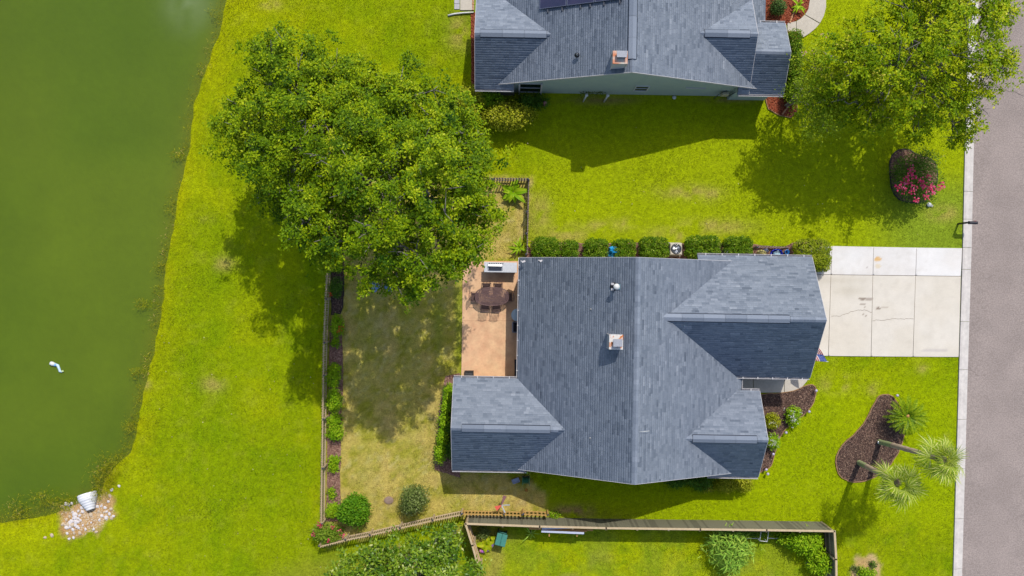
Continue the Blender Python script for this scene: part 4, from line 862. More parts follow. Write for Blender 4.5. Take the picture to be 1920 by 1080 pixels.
for i, (px, py, rx, ry, h, m, lb) in enumerate((
    (1024, 466, 25, 20, 1.25, BOX_L, 'clipped rounded shrub by the white fence end, first of the hedge row'),
    (1068, 469, 15, 17, 1.05, BOX_L, 'smallest clipped round shrub of the hedge row'),
    (1117, 468, 22, 19, 1.15, BOX_L, 'clipped boxy shrub left of the blue bag'),
    (1169, 468, 21, 18, 1.15, BOX_L, 'clipped round shrub right of the blue bag'),
    (1226, 466, 26, 20, 1.3, BOX_L, 'clipped shrub on the left of the air conditioner'),
    (1317, 465, 31, 22, 1.35, BOX_L, 'largest clipped shrub, right of the air conditioner'),
    (1383, 464, 25, 19, 1.3, BOX_L, 'clipped round shrub left of the little picket screen'),
    (1522, 476, 33, 26, 1.3, BOX_L2, 'sunny yellow-green clipped shrub at the corner of garage and driveway'))):
    shrub(px, py, rx, ry, h, m, lb, 'hedge_shrub', HG, boxy=True, seed=i, jag=.03, size=.08, spread=.045)
shrub(1536, 494, 17, 14, 1.1, BOX_L2, 'lower sunny clipped shrub spilling along the garage front onto the driveway', 'hedge_shrub', HG, boxy=True, seed=9, jag=.04, size=.075)
# long hedge by the left wing
for i, (px, py, rx, ry, h, m) in enumerate(((842, 738, 8, 16, 1.2, LIME), (838, 762, 8, 12, 1.2, LIME), (834, 790, 8, 15, 1.3, LIME), (830, 820, 8, 16, 1.3, LIME), (826, 850, 8, 16, 1.2, LIME))):
    shrub(px, py, rx, ry, h, m, ['leafy bright shrub nearest the patio in the hedge along the left wing', 'short shrub second from the patio in the hedge along the left wing', 'middle shrub of the hedge along the left wing',
          'shrub next to last in the hedge along the left wing', 'southernmost shrub of the hedge along the left wing'][i], 'hedge_shrub', 'shrubs along the left wing', seed=40 + i, size=.10, jag=.2)
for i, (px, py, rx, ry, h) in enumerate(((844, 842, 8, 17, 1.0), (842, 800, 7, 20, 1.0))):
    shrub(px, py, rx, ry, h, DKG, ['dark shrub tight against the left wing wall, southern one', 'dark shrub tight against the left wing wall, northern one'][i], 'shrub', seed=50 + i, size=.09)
# south side shrubs
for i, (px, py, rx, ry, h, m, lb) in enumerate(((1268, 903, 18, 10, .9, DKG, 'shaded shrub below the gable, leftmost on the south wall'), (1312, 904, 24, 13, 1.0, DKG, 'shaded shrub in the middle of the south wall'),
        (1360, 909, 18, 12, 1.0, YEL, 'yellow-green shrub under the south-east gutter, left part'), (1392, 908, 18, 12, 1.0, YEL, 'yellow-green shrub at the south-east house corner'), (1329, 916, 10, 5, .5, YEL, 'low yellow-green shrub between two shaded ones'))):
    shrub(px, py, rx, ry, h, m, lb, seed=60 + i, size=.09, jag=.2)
# yard shrubs
shrub(664, 957, 25, 25, 1.7, leaf_mat('rich_green_leaf', (60, 110, 14), (100, 156, 20), (146, 190, 40)), 'round bright green bush in the corner of the fenced yard', seed=70, size=.13, spread=.1, jag=.22)
shrub(778, 935, 22, 22, 2.0, OLIVE, 'dark olive sparse bush standing alone in the dry yard', seed=71, size=.10, spread=.1, jag=.35, gaps=.1, n=420)
shrub(767, 950, 14, 14, 1.2, OLIVE, 'smaller grey-olive bush at the foot of the dark olive one', seed=72, size=.09, jag=.35, gaps=.15, n=130)
# plants along the west fence
for i, (px, py, rx, ry, h, m, fl, lb) in enumerate((
    (633, 480, 8, 10, .6, DKG, 0, 'dark low plant in the shaded bed, topmost along the west fence'), (632, 500, 7, 8, .6, LIME, 0, 'small plant by the purple flower in the shaded bed'),
    (631, 540, 10, 18, .8, DKG, 1, 'dark shrub with red flowers in the shaded bed'),
    (632, 612, 11, 17, .8, LIME, 1, 'lime shrub with red flowers on the west fence'), (629, 642, 6, 6, .4, LIME, 0, 'tiny lime plant below the red-flowered lime shrub'),
    (627, 690, 9, 7, .6, LIME, 0, 'small green plant on the west fence left of the yard shade'), (625, 710, 11, 14, .8, LIME, 0, 'round green shrub on the west fence left of the left wing top'),
    (626, 752, 12, 20, .9, LIME, 0, 'tall oval green shrub on the west fence'), (627, 790, 11, 12, .8, LIME, 0, 'lime shrub on the west fence, fourth from the bottom'), (629, 812, 13, 12, .8, LIME, 0, 'spiky lime shrub in the middle of the lower fence bed'),
    (628, 862, 9, 6, .5, LIME, 0, 'small spreading lime plant in open mulch'), (625, 876, 7, 8, .5, LIME, 0, 'little lime plant just below the small spreading one'), (622, 925, 5, 9, .3, LIME, 0, 'wispy seedling in the lower fence bed'),
    (624, 957, 10, 12, .7, LIME, 0, 'leafy plant left of the round bright bush'))):
    rt = shrub(px, py, rx, ry, h, m, lb, 'bed_plant', 'plants in the west fence bed', seed=80 + i, size=.10 if m is LIME else .08, jag=.35, cat='plant', gaps=.08)
    if fl:
        O = (*G(px, py, h * .5), 0); blossoms(rt, [G3(px + dx, py + dy, h + .05) for dx, dy in (((-10, 12),) if i == 2 else ((5, 2), (2, 8)))], REDM_, .10, 10, O, i)
b = shrub(613, 1000, 27, 16, 1.2, leaf_mat('rose_leaf', (84, 130, 24), (134, 170, 40), (180, 196, 70), (214, 150, 120)), 'rose bush with pink flowers at the bottom corner of the picket fence', 'rose_bush', seed=101, jag=.3, cat='rose bush', size=.09)
O = (*G(613, 1000, .6), 0); blossoms(b, [G3(x, y, 1.25) for x, y in ((597, 983), (600, 986), (616, 1013), (643, 1004), (637, 995), (588, 1003), (622, 990))], PINKM, .09, 10, O, 5)
# purple flower spike
pf = empty('flower', (*G(627, 495), 0), 0, 'purple flower spike in the shaded bed by the west fence', 'flower'); blossoms(pf, [(0, 0, .7), (0, .06, .78), (0.02, -.1, .62)], tint_material('purple_petal', [(0, A(96, 50, 190)), (1, A(140, 100, 230))]), .09, 8)
# front bed shrubs with white flowers
for i, (px, py, rx, ry, lb) in enumerate(((1448, 790, 12, 13, 'yellow-green shrub nearest the wall in the front bed'), (1488, 780, 12, 17, 'white-flowered shrub at the outer edge of the front bed'), (1449, 828, 10, 12, 'white-flowered shrub below the two others in the front bed'))):
    rt = shrub(px, py, rx, ry, .8, YEL if i == 0 else LIME, lb, 'flowering_shrub', 'shrubs in the front bed', seed=110 + i, jag=.2, size=.09)
    r_ = np.random.default_rng(i); O = (*G(px, py, .4), 0)
    blossoms(rt, [G3(px + r_.normal(0, rx * .55), py + ry * .2 + r_.normal(0, ry * .5), .84) for _ in range((4, 22, 18)[i])], WHITEP, .05, 5, O, i, 'flower')
# myrtle with pink flowers by the street
rt = shrub(1720, 330, 40, 46, 1.9, leaf_mat('dusky_leaf', (64, 104, 20), (108, 146, 40), (156, 180, 64), (200, 176, 110)), 'pink-flowering shrub in the dark-edged bed near the mailbox', 'flowering_shrub', seed=120, jag=.45, gaps=.12, n=760, size=.10, spread=.11)
O = (*G(1718, 330, 1.0), 0)
blossoms(rt, [G3(x, y, 2.15) for x, y in ((1705, 313), (1708, 325), (1704, 328), (1711, 332), (1692, 339), (1724, 335), (1702, 344), (1712, 350), (1738, 333), (1730, 350), (1743, 350), (1750, 359), (1764, 346), (1758, 352), (1716, 374), (1734, 369), (1709, 360), (1689, 348), (1693, 358), (1746, 356), (1738, 355), (1697, 337), (1681, 351), (1729, 345))], PINKM, .12, 13, O, 8)
# northern house plants
shrub(1488, 120, 11, 58, 1.1, BOX_L, 'long dark green hedge along the east front of the northern house', 'hedge', seed=130, jag=.12, cat='hedge',
      spec_lobes=[(*G(1488, yy, .8), .8, .42, .42, .75) for yy in (72, 90, 108, 126, 144, 162, 180)], n=1500, size=.085)
shrub(1459, 12, 12, 14, 1.0, leaf_mat('needle_green', (60, 90, 40), (90, 126, 60), (130, 150, 80)), 'dark green bush in the red mulch of the northern house', seed=131, jag=.3)
shrub(882, 196, 22, 32, 2.2, YEL, 'yellow-green bush at the south-west corner of the northern house', seed=132, size=.15, spread=.13, jag=.35, gaps=.08, n=420, n_per=8)
shrub(918, 190, 22, 18, 1.6, LIME, 'bright green bush under the west gutter of the northern house', seed=133, size=.13, jag=.3, n=260, n_per=8)
shrub(950, 218, 46, 20, 2.0, YEL, 'wide yellow-green bush in front of the sunroom window', seed=134, size=.13, spread=.12, jag=.35, gaps=.05, n=700)
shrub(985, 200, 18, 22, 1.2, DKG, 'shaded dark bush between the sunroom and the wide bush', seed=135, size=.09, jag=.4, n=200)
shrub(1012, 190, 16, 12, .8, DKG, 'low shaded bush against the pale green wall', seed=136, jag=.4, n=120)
shrub(1110, 172, 22, 5, .7, OLIVE, 'scraggly vine at the foot of the pale green wall', 'vine', seed=137, jag=.5, gaps=.2, n=90, cat='vine')
# southern neighbour plants
shrub(1368, 1030, 34, 34, 1.8, BLUEG, 'feathery blue-green bush in the southern garden', seed=140, size=.40, aspect=.13, spread=.10, jag=.5, gaps=.05, n=250, n_per=9)
shrub(1510, 1013, 26, 20, 1.6, LIME, 'large lime bush in the corner of the grey board fence', seed=141, size=.18, aspect=.35, spread=.12, jag=.3, n=360)
shrub(1538, 1052, 20, 18, 1.3, LIME, 'bright green bush below the large lime one', seed=142, size=.20, aspect=.3, spread=.12, jag=.35, n=260)
shrub(1470, 1010, 10, 9, .8, LIME, 'small lime shrub left of the large lime bush', seed=143, size=.12, jag=.4, n=70); shrub(1481, 1021, 6, 6, .5, LIME, 'tiny lime plant beside the small lime shrub', 'bed_plant', seed=144, cat='plant', n=30)
shrub(1400, 996, 46, 7, .8, DKG, 'dark ground-hugging shrubs at the foot of the grey board fence', seed=145, jag=.4, n=260)
shrub(1625, 1075, 16, 9, .8, LIME, 'half-cut green bush in the pale sand patch', seed=146, n=140); shrub(1636, 1059, 4, 4, .3, DKG, 'tiny dark green tuft in the pale sand patch', 'bed_plant', seed=147, cat='plant', n=24); shrub(1604, 1066, 6, 5, .3, OLIVE, 'withered brown tuft in the pale sand patch', 'bed_plant', seed=148, cat='plant', n=26)
shrub(905, 1000, 11, 8, .6, OLIVE, 'pale mottled plant beside the orange inner fence', 'bed_plant', seed=150, cat='plant', jag=.4)
shrub(1040, 968, 10, 8, .3, LIME, 'low weed tuft at the end of the picket fence', 'weed_tuft', seed=151, cat='weeds', n=30)

# broad-bladed plants
def blade_mesh(name, L, W_, mat, arch=.5, n=5, fold=.25):
    V = []; F = []; T = []
    for i in range(n + 1):
        t = i / n; x = L * t; z = arch * L * (t - t * t * 1.25); w_ = W_ * math.sin(math.pi * min(1, t * .93 + .07)) ** .7 * .5
        V += [(x, -w_, z + w_ * fold), (x, 0, z), (x, w_, z + w_ * fold)]
    for i in range(n): a = 3 * i; F += [(a, a + 3, a + 4, a + 1), (a + 1, a + 4, a + 5, a + 2)]; T += [.4, .75]
    return npmesh(name, V, F, mat, tint=T, smooth=False)
def rosette(px, py, n, L, W_, mat, label, name='broadleaf_plant', h0=.25, seed=0, arch=.7):
    r = np.random.default_rng(seed); root = empty(name, (*G(px, py, .4), 0), 0, label, 'plant'); me = [blade_mesh('leaf', L * s_, W_, mat, arch * a_) for s_, a_ in ((1, 1), (.8, 1.5), (.65, 2.2))]
    for k in range(n):
        o = link_mesh('leaf', me[k % 3], root, (0, 0, h0), (r.normal(0, .2), -r.uniform(0, .5), 2 * math.pi * k / n + r.normal(0, .2))); o.scale = (r.uniform(.8, 1.15),) * 3
    b = MB(); b.tube([(0, 0, -.03), (0, 0, h0 + .05)], [.07, .05], 7); b.build('stem', BARK2, root); return root
BAN = leaf_mat('banana_leaf', (90, 140, 10), (140, 186, 10), (190, 216, 40)); HOST = leaf_mat('hosta_leaf', (110, 150, 10), (170, 190, 10), (206, 210, 40))
rosette(962, 360, 14, 1.0, .34, BAN, 'broad-leaved lime plant in the corner of the picket fence', seed=1)
rosette(973, 464, 14, .75, .13, BAN, 'spiky green plant left of the first hedge shrub', seed=2); rosette(986, 455, 10, .5, .15, HOST, 'yellow-green plant beside the spiky one', seed=3)
rosette(912, 1022, 12, .62, .3, HOST, 'large yellow-green leafy plant beside the pink float', seed=4); rosette(1498, 10, 14, .6, .12, LIME, 'spiky green plant in the red mulch by the walkway', seed=6)
rosette(930, 1014, 7, .5, .26, HOST, 'second yellow-green leafy plant beside the green bin', seed=8)
rosette(996, 1000, 9, .75, .05, BLUEG, 'thin spiky plant under the end of the stacked lumber', seed=5); rosette(1530, 1020, 12, .7, .05, YEL, 'thin yellow-bladed plant in the corner of the grey fence', seed=7)

# weeds on the pond bank
def bank_weeds():
    r = np.random.default_rng(77); C = []
    seg = [(i, (Vector(SHORE[i + 1]) - Vector(SHORE[i])).length) for i in range(len(SHORE) - 1)]
    for i, L in seg:
        a, b_ = Vector(SHORE[i]), Vector(SHORE[i + 1]); py = 540 - a.y / PX; px = a.x / PX + 960
        if L > 1: continue
        den = 1.2
        if 250 < py < 300: den = 3
        elif 370 < py < 880: den = 2.5 + 4 * max(0, mn.noise((a.x * .5, a.y * .5, 9))) * 2
        if py >= 780: den = 4.5
        if px < 170 and py > 920: den = 3
        if px < -20: den = 2
        if 148 < px < 182 and py > 900: continue
        d = (b_ - a).normalized(); nrm = Vector((d.y, -d.x)) * -1
        for _ in range(r.poisson(den * L * 2.2)):
            p = a.lerp(b_, r.random()) + nrm * r.normal(.05 if py < 860 else -.1, .11 if py < 780 else .22); C.append((p.x, p.y, r.uniform(-.28, .05)))
    for (px, py, sp, k) in ((205, 878, 14, 70), (196, 905, 12, 60), (190, 925, 8, 30), (85, 938, 12, 45), (120, 944, 8, 30), (35, 955, 14, 40), (268, 570, 6, 20), (258, 700, 5, 20), (245, 800, 6, 22), (300, 500, 4, 14), (330, 290, 4, 14), (402, 25, 5, 12)):
        for _ in range(k): x, y = G(px + r.normal(0, sp), py + r.normal(0, sp * .8)); C.append((x, y, r.uniform(-.1, .4)))
    C = np.array(C); N = np.tile([0, 0, 1.], (len(C), 1)); V, F = leaves_at(C, N, 7, .11, .17, .13, .2, r, 1.0)
    o = link_mesh('bank_weeds', npmesh('bank_weeds', V, F, REEDM, tint=np.clip(np.repeat(r.normal(.5, .25, len(C)), 7), 0, 1))); tag(o, 'straggly brown and yellow weeds along the water edge', 'weeds', kind='stuff')
bank_weeds()

# ---------------- palms ----------------
FAN = leaf_mat('fan_palm_leaf', (100, 142, 24), (156, 186, 46), (200, 212, 74), (222, 228, 130), rough=.4)
PTR = material('palm_trunk', A(190, 162, 138), .9, A(220, 198, 172), 5, bump=.8, bscale=12); PTL = material('lichen_trunk', A(158, 174, 112), .9, A(190, 198, 146), 4, bump=.6)
def fan_frond():
    V = []; F = []; T = []; pl = .75
    V += [(0, -.018, 0), (pl, -.012, .12), (pl, .012, .12), (0, .018, 0)]; F.append((0, 1, 2, 3)); T.append(.2)
    n = 20; wb = random.uniform(95, 125)
    for k in range(n):
        a = math.radians(-wb + 2 * wb * k / (n - 1)); L = .74 + .16 * math.cos(a * .8) + random.uniform(-.12, .10); c = Vector((pl, 0, .12)); d = Vector((math.cos(a), math.sin(a), 0)); s = Vector((-d.y, d.x, 0)); i = len(V)
        m_ = c + d * L * .55 + Vector((0, 0, .02)); e = c + d * L + Vector((random.uniform(-.05, .05), random.uniform(-.05, .05), random.uniform(-.42, -.12))); w_ = .028
        V += [tuple(c), tuple(m_ - s * w_), tuple(e), tuple(m_ + s * w_)]; F.append((i, i + 1, i + 2, i + 3)); T.append(.3 + .6 * (k % 2) + random.uniform(-.2, .2))
    return npmesh('frond', V, F, FAN, tint=T)
fans = [fan_frond() for _ in range(5)]
def fan_palm(bx, by, tx, ty, h, label, seed):
    r = np.random.default_rng(seed); root = empty('palm_tree', (bx, by, 0), 0, label, 'palm tree', 'cabbage palms in the island bed'); T_ = Vector((tx - bx, ty - by, h))
    pts = [Vector((0, 0, -.1)), Vector((0, 0, .15)), T_ * .3 + Vector((-.05, .04, 0)), T_ * .65 + Vector((-.04, .03, 0)), T_]; b = MB(); 
    P = []
    for i in range(25):
        t = i / 24 * (len(pts) - 1); k = min(int(t), len(pts) - 2); P.append(pts[k].lerp(pts[k + 1], t - k))
    b.tube(P, [.145 + (.02 if i % 2 else 0) + (.05 if i < 2 else 0) for i in range(25)], 12); 
    lo = MB(); b.build('trunk', PTR, root); lo.tube(P[:12], [.152 + (.018 if i % 2 else 0) + (.05 if i < 2 else 0) for i in range(12)], 12, cap=False); lo.build('lichen_sleeve', PTL, root)
    b = MB(); b.lathe(T_ + Vector((0, 0, -.35)), [(.19, 0), (.26, .2), (.24, .4), (.1, .55)], 10); b.build('boot', BARK2, root)
    n = 27
    for k in range(n):
        lv = (k + .5) / n; el = math.radians(66 - 104 * lv + r.normal(0, 7)); az = k * 2.39996 + r.normal(0, .22); o = link_mesh('frond', fans[k % 5], root, T_ + Vector((0, 0, .1)), (r.normal(0, .45), -el, az)); sc = r.uniform(.56, 1.02); o.scale = (sc * r.uniform(.95, 1.2), sc * .9, sc)
bx1, by1 = G(1610, 867); fan_palm(bx1, by1, *G(1682, 905, 5.1), 5.1, 'cabbage palm, the lower left one, rising from the mulch island', 1)
bx2, by2 = G(1648, 828); fan_palm(bx2, by2, *G(1767, 862, 6.3), 6.3, 'taller cabbage palm leaning toward the curb', 2)
SAGO = leaf_mat('sago_leaf', (70, 118, 8), (126, 164, 16), (196, 212, 40), (226, 222, 90), rough=.45)
def sago_frond():
    V = []; F = []; T = []; L = 1.15
    sp = [Vector((L * t, 0, .55 * L * (t - t * t * 1.15))) for t in np.linspace(0, 1, 9)]
    for i in range(8):
        a, b_ = sp[i], sp[i + 1]; k = len(V); V += [(a.x, -.012, a.z), (b_.x, -.012, b_.z), (b_.x, .012, b_.z), (a.x, .012, a.z)]; F.append((k, k + 1, k + 2, k + 3)); T.append(.7)
    for i in range(26):
        t = .12 + .86 * i / 25; p = Vector((L * t, 0, .55 * L * (t - t * t * 1.15))); ln = .15 * math.sin(math.pi * min(1, t * .85 + .12)) ** .6
        for s in (-1, 1): k = len(V); V += [tuple(p), (p.x + .03, s * ln * .55, p.z + .04), (p.x + .10, s * ln, p.z + .03), (p.x + .06, s * ln * .5, p.z + .03)]; F.append((k, k + 1, k + 2, k + 3)); T.append(random.uniform(.1, .8))
    return npmesh('frond', V, F, SAGO, tint=np.clip(T, 0, 1))
sg = [sago_frond() for _ in range(3)]
sr = empty('sago_palm', (*G(1684, 774), 0), 0, 'dark green sago palm rosette at the top of the mulch island', 'sago palm')
b = MB(); b.lathe((0, 0, -.05), [(.18, 0), (.2, .4), (.18, 1.0), (.12, 1.15)], 12); b.build('trunk', BARK2, sr)
for k in range(42):
    lv = k / 42; o = link_mesh('frond', sg[k % 3], sr, (0, 0, 1.05), (rng.normal(0, .08), -math.radians(42 - 62 * lv), k * 2.39996)); s_ = rng.uniform(.98, 1.16); o.scale = (s_,) * 3
b = MB(); b.lathe((0, 0, 1.02), [(.10, 0), (.15, .1), (.12, .22), (.03, .28)], 12); b.build('seed_cone', material('sago_cone', A(206, 156, 90), .8), sr)
for k, az in enumerate((1.15, 4.1, 1.3)): o = link_mesh('frond', npmesh('frond', [(0, -.05, 0), (.55, -.05, .1), (.55, .05, .1), (0, .05, 0)], [(0, 1, 2, 3)], material('dry_frond', A(214, 160, 70), .8)), sr, (math.cos(az) * .2, math.sin(az) * .2, 1.1), (0, 0, az)); o.scale = (.7, .5, 1)
# ================= FENCES =================
WOODL = material('pale_fence_wood', A(206, 180, 140), .85, A(226, 204, 168), 7, bump=.3, stretch=(1, 1, .2))
WOODO = material('golden_fence_wood', A(206, 160, 84), .85, A(222, 184, 112), 7, bump=.3, stretch=(1, 1, .2))
WOODD = material('weathered_fence_wood', A(148, 128, 116), .9, A(178, 160, 148), 7, bump=.4, stretch=(1, 1, .2))
WOODG = material('grey_board_wood', A(134, 130, 106), .9, A(152, 148, 126), 3, bump=.4, bscale=20, stretch=(1, 1, .15))
WOODG2 = material('dark_grey_board_wood', A(112, 108, 88), .9, A(134, 130, 110), 3, bump=.4, bscale=20, stretch=(1, 1, .15))
WOODI = material('orange_board_wood', A(206, 150, 76), .9, A(226, 178, 104), 4, bump=.3)
CAPM = material('dark_post_cap', A(72, 78, 96), .5)
def picket_mesh(h, w_, mat):
    b = MB(); x = w_ / 2; t = .010; prof = [(-x, 0), (x, 0), (x, h - .05), (x * .45, h), (-x * .45, h), (-x, h - .05)]; n = 6
    vs = [(p[0], -t, p[1]) for p in prof] + [(p[0], t, p[1]) for p in prof]
    b.add(vs, [tuple(range(n)), tuple(range(2 * n - 1, n - 1, -1))] + [(i, n + i, n + (i + 1) % n, (i + 1) % n) for i in range(n)]); return b.mesh('picket', mat)
def picket_fence(pts, label, h=1.15, pitch=.145, pw=.075, side=1, wood=WOODL, rail=WOODL, name='picket_fence', posts=None, group=None, lean=0.0, post_every=2.35):
    """pts: ground polyline in metres; side: +1 pickets on the left of the walking direction"""
    O = (*pts[0], 0); root = empty(name, O, 0, label, 'fence', group); me = picket_mesh(h, pw, wood); n_done = 0
    pm = MB(); pm.box((0, 0, (h - .02) / 2), (.09, .09, h - .02)); pm = pm.mesh('post', rail); cm = MB(); cm.lathe((0, 0, h - .02), [(.065, 0), (.065, .03), (.02, .07)], 4); cm = cm.mesh('post_cap', CAPM)
    for i in range(len(pts) - 1):
        a, b_ = Vector(pts[i]), Vector(pts[i + 1]); d = b_ - a; L = d.length; ang = math.atan2(d.y, d.x); d.normalize(); nrm = Vector((-d.y, d.x)) * side
        for z in (.22, h - .16):
            q = MB(O); mid = (a + b_) / 2; q.box((mid.x, mid.y, z), (L, .045, .085), ang); q.build('rail', rail, root)
        k = int(L / pitch)
        for j in range(k):
            p = a + d * ((j + .5) * L / k) + nrm * .036; o = link_mesh('picket', me, root, (p.x - O[0], p.y - O[1], .02 + random.uniform(-.008, .008)), (random.uniform(-.012, .012), random.uniform(-.012, .012), ang)); n_done += 1
        m_ = max(1, round(L / post_every))
        for j in range(m_ + (1 if i == len(pts) - 2 else 0)):
            p = a + d * (j * L / m_) - nrm * .07; po_ = link_mesh('post', pm, root, (p.x - O[0], p.y - O[1], 0), (0, 0, ang)); link_mesh('post_cap', cm, po_)
    return root
picket_fence(GP([(629, 330), (624, 450), (618, 560), (614.5, 640), (613.5, 700), (612.5, 780), (611, 870), (609.5, 972)]), 'long pale picket fence on the pond side of the fenced yard', side=-1, h=1.15)
picket_fence(GP([(607, 1015), (655, 1003), (700, 994), (755, 981), (815, 967), (868, 956)]), 'pale picket fence slanting along the south side of the dry yard', side=-1, h=1.15, pitch=.150)
picket_fence(GP([(869, 956), (945, 957.5), (979, 958.5)]), 'short golden picket run beside the grey board fence', side=-1, h=1.05, pitch=.20, pw=.09, wood=WOODO, rail=WOODO)
picket_fence(GP([(981, 956.5), (1026, 958.5)]), 'separate golden picket panel closest to the house gable', side=-1, h=1.05, pitch=.22, pw=.11, wood=WOODO, rail=WOODO)
picket_fence(GP([(870, 338), (925, 339), (991, 340)]), 'weathered picket fence at the top of the fenced yard', side=1, h=1.15, wood=WOODD, rail=WOODD, pitch=.16)
picket_fence(GP([(991, 340), (989.5, 400), (988.5, 440), (988, 478)]), 'weathered picket fence running down to the first hedge shrub', side=1, h=1.15, wood=WOODD, rail=WOODD)
picket_fence(GP([(1411, 463.5), (1466, 465)]), 'small picket screen beside the garage hiding the blue tub', side=1, h=1.1, pitch=.16, pw=.05, wood=WOODD, rail=WOODD); 
# grey board fence of the southern garden
def board_fence(pts, label, inner=0, h=1.83):
    O = (*pts[0], 0); root = empty('board_fence', O, 0, label, 'fence'); bw = .138; tot = 0
    mg = []; 
    for m in (WOODG, WOODG2):
        b = MB(); b.box((0, 0, h / 2), (bw, .02, h)); mg.append(b.mesh('board', m))
    bi = MB(); bi.box((0, 0, h / 2), (bw, .02, h)); bi.mi = 1
    mi = MB(); mi.add([(-bw / 2, -.0125, .02), (bw / 2, -.0125, .02), (bw / 2, -.0125, h - .02), (-bw / 2, -.0125, h - .02)], [(0, 1, 2, 3)]); 
    pmesh = MB(); pmesh.box((0, 0, (h - .05) / 2), (.1, .1, h - .05)); pmesh = pmesh.mesh('post', WOODL)
    for i in range(len(pts) - 1):
        a, b_ = Vector(pts[i]), Vector(pts[i + 1]); d = b_ - a; L = d.length; ang = math.atan2(d.y, d.x); d.normalize(); nrm = Vector((d.y, -d.x)); k = int(L / .143)
        for j in range(k):
            p = a + d * ((j + .5) * L / k); o = link_mesh('board', mg[0 if random.random() < .72 else 1] if not inner else inner_me, root, (p.x - O[0], p.y - O[1], random.uniform(-.006, .006)), (0, 0, ang))
        for z in (.35, 1.0, h - .12): q = MB(O); m_ = (a + b_) / 2 + nrm * .036; q.box((m_.x, m_.y, z), (L, .045, .09), ang); q.build('rail', WOODL, root)
        q = MB(O); m_ = (a + b_) / 2 + nrm * .02; q.box((m_.x, m_.y, h + .02), (L + .08, .12, .035), ang); q.build('cap_rail', WOODL, root)
        m_ = max(1, round(L / 2.25))
        for j in range(m_ + 1):
            p = a + d * (j * L / m_) + nrm * .11; link_mesh('post', pmesh, root, (p.x - O[0], p.y - O[1], 0), (0, 0, ang))
    return root
b = MB(); b.box((0, 0, .915), (.138, .02, 1.83)); inner_me = b.mesh('board', WOODI)
board_fence(GP([(876.5, 965), (1010, 970), (1130, 973), (1300, 975), (1420, 976.5), (1542, 978.5)]), 'long grey board fence with a pale cap rail between the two gardens')
board_fence(GP([(1543, 979), (1546, 1030), (1547, 1110)]), 'short grey board fence returning at the lower right corner of the southern garden')
board_fence(GP([(900, 1048), (888, 1005), (875.5, 966)]), 'orange-stained board fence slanting down at the left of the southern garden', inner=1)

# ================= PATIO THINGS =================
METB = material('bronze_metal', A(112, 84, 84), .45, A(136, 108, 104), 14, metal=.3); SLINGM = material('sling_fabric', A(84, 62, 60), .8, A(110, 84, 78), 30)
GRAN = material('pale_granite', A(206, 210, 218), .4, A(232, 234, 238), 12); STUC = material('island_stucco', A(176, 130, 96), .9)
def P_(px, py, h=0): return (*G(px, py, h), 0)
g0 = P_(939, 502); gi = empty('grill_island', g0, math.radians(-1), 'white-topped outdoor grill island at the top edge of the patio', 'grill')
b = MB(); b.box((0, 0, .43), (1.85, .5, .86)); b.build('base', STUC, gi)
b = MB(); b.box((0, 0, .895), (2.02, .62, .05), bevel=.01); b.build('countertop', GRAN, gi)
b = MB(); b.box((-.33, .03, .94), (.92, .44, .05), bevel=.02); gr = b.build('grill_body', STEEL, gi)
b = MB(); b.add([(-.76, -.02, .965), (.10, -.02, .965), (.10, .20, .965), (-.76, .20, .965), (-.76, .06, 1.12), (.10, .06, 1.12), (-.76, .17, 1.10), (.10, .17, 1.10)], [(0, 1, 5, 4), (4, 5, 7, 6), (6, 7, 2, 3), (0, 4, 6, 3), (1, 2, 7, 5)]); b.build('grill_lid', STEEL, gr)
b = MB(); b.box((-.33, -.11, .972), (.80, .16, .012)); b.build('grill_grate', FLASH, gr)
for k in range(7): b = MB(); b.lathe((-.67 + k * .135, .235, .955), [(.03, 0), (.03, .04), (.02, .05)], 10); b.build('knob', BLK, gr)
b = MB(); b.tube([(.80, -.25, .40), (.95, -.30, .40), (.95, -.30, .75), (.80, -.25, .75)], .012, 6); b.build('towel_bar', STEEL, gi)
# table: oval lattice top
t0 = P_(922.5, 556, .73); tb = empty('patio_table', t0, 0, 'oval bronze lattice dining table on the patio', 'table'); a_, c_ = 1.05, .56
b = MB(); n = 40; ring = [(a_ * math.copysign(abs(math.cos(t)) ** .8, math.cos(t)), c_ * math.copysign(abs(math.sin(t)) ** .8, math.sin(t)), .73) for t in [2 * math.pi * i / n for i in range(n + 1)]]
b.tube(ring, .022, 6, cap=False); b.tube([(x * .45, y * .45, .73) for x, y, z in ring], .012, 5, cap=False); 
def ins(x, y): return (abs(x) / a_) ** 2.4 + (abs(y) / c_) ** 2.4 < 1
for s_ in (1, -1):
    for k in range(-26, 27):
        seg = [(u, s_ * u + k * .085) for u in np.linspace(-1.1, 1.1, 90)]; seg = [q for q in seg if ins(*q)]
        if len(seg) > 2: (x0, y0), (x1, y1) = seg[0], seg[-1]; L = math.hypot(x1 - x0, y1 - y0); b.box(((x0 + x1) / 2, (y0 + y1) / 2, .73 + .003 * s_), (L, .026, .008), math.atan2(y1 - y0, x1 - x0))
b.build('tabletop', METB, tb)
b = MB(); b.box((0, 0, .738), (.5, .03, .006)); b.lathe((0, 0, .735), [(.05, 0), (.05, .01)], 12); b.build('umbrella_ring', METB, tb)
for sx in (-1, 1):
    for sy in (-1, 1): b = MB(); b.tube([(sx * .62, sy * .30, 0), (sx * .68, sy * .34, .35), (sx * .60, sy * .3, .72)], .022, 6); b.build('leg', METB, tb)
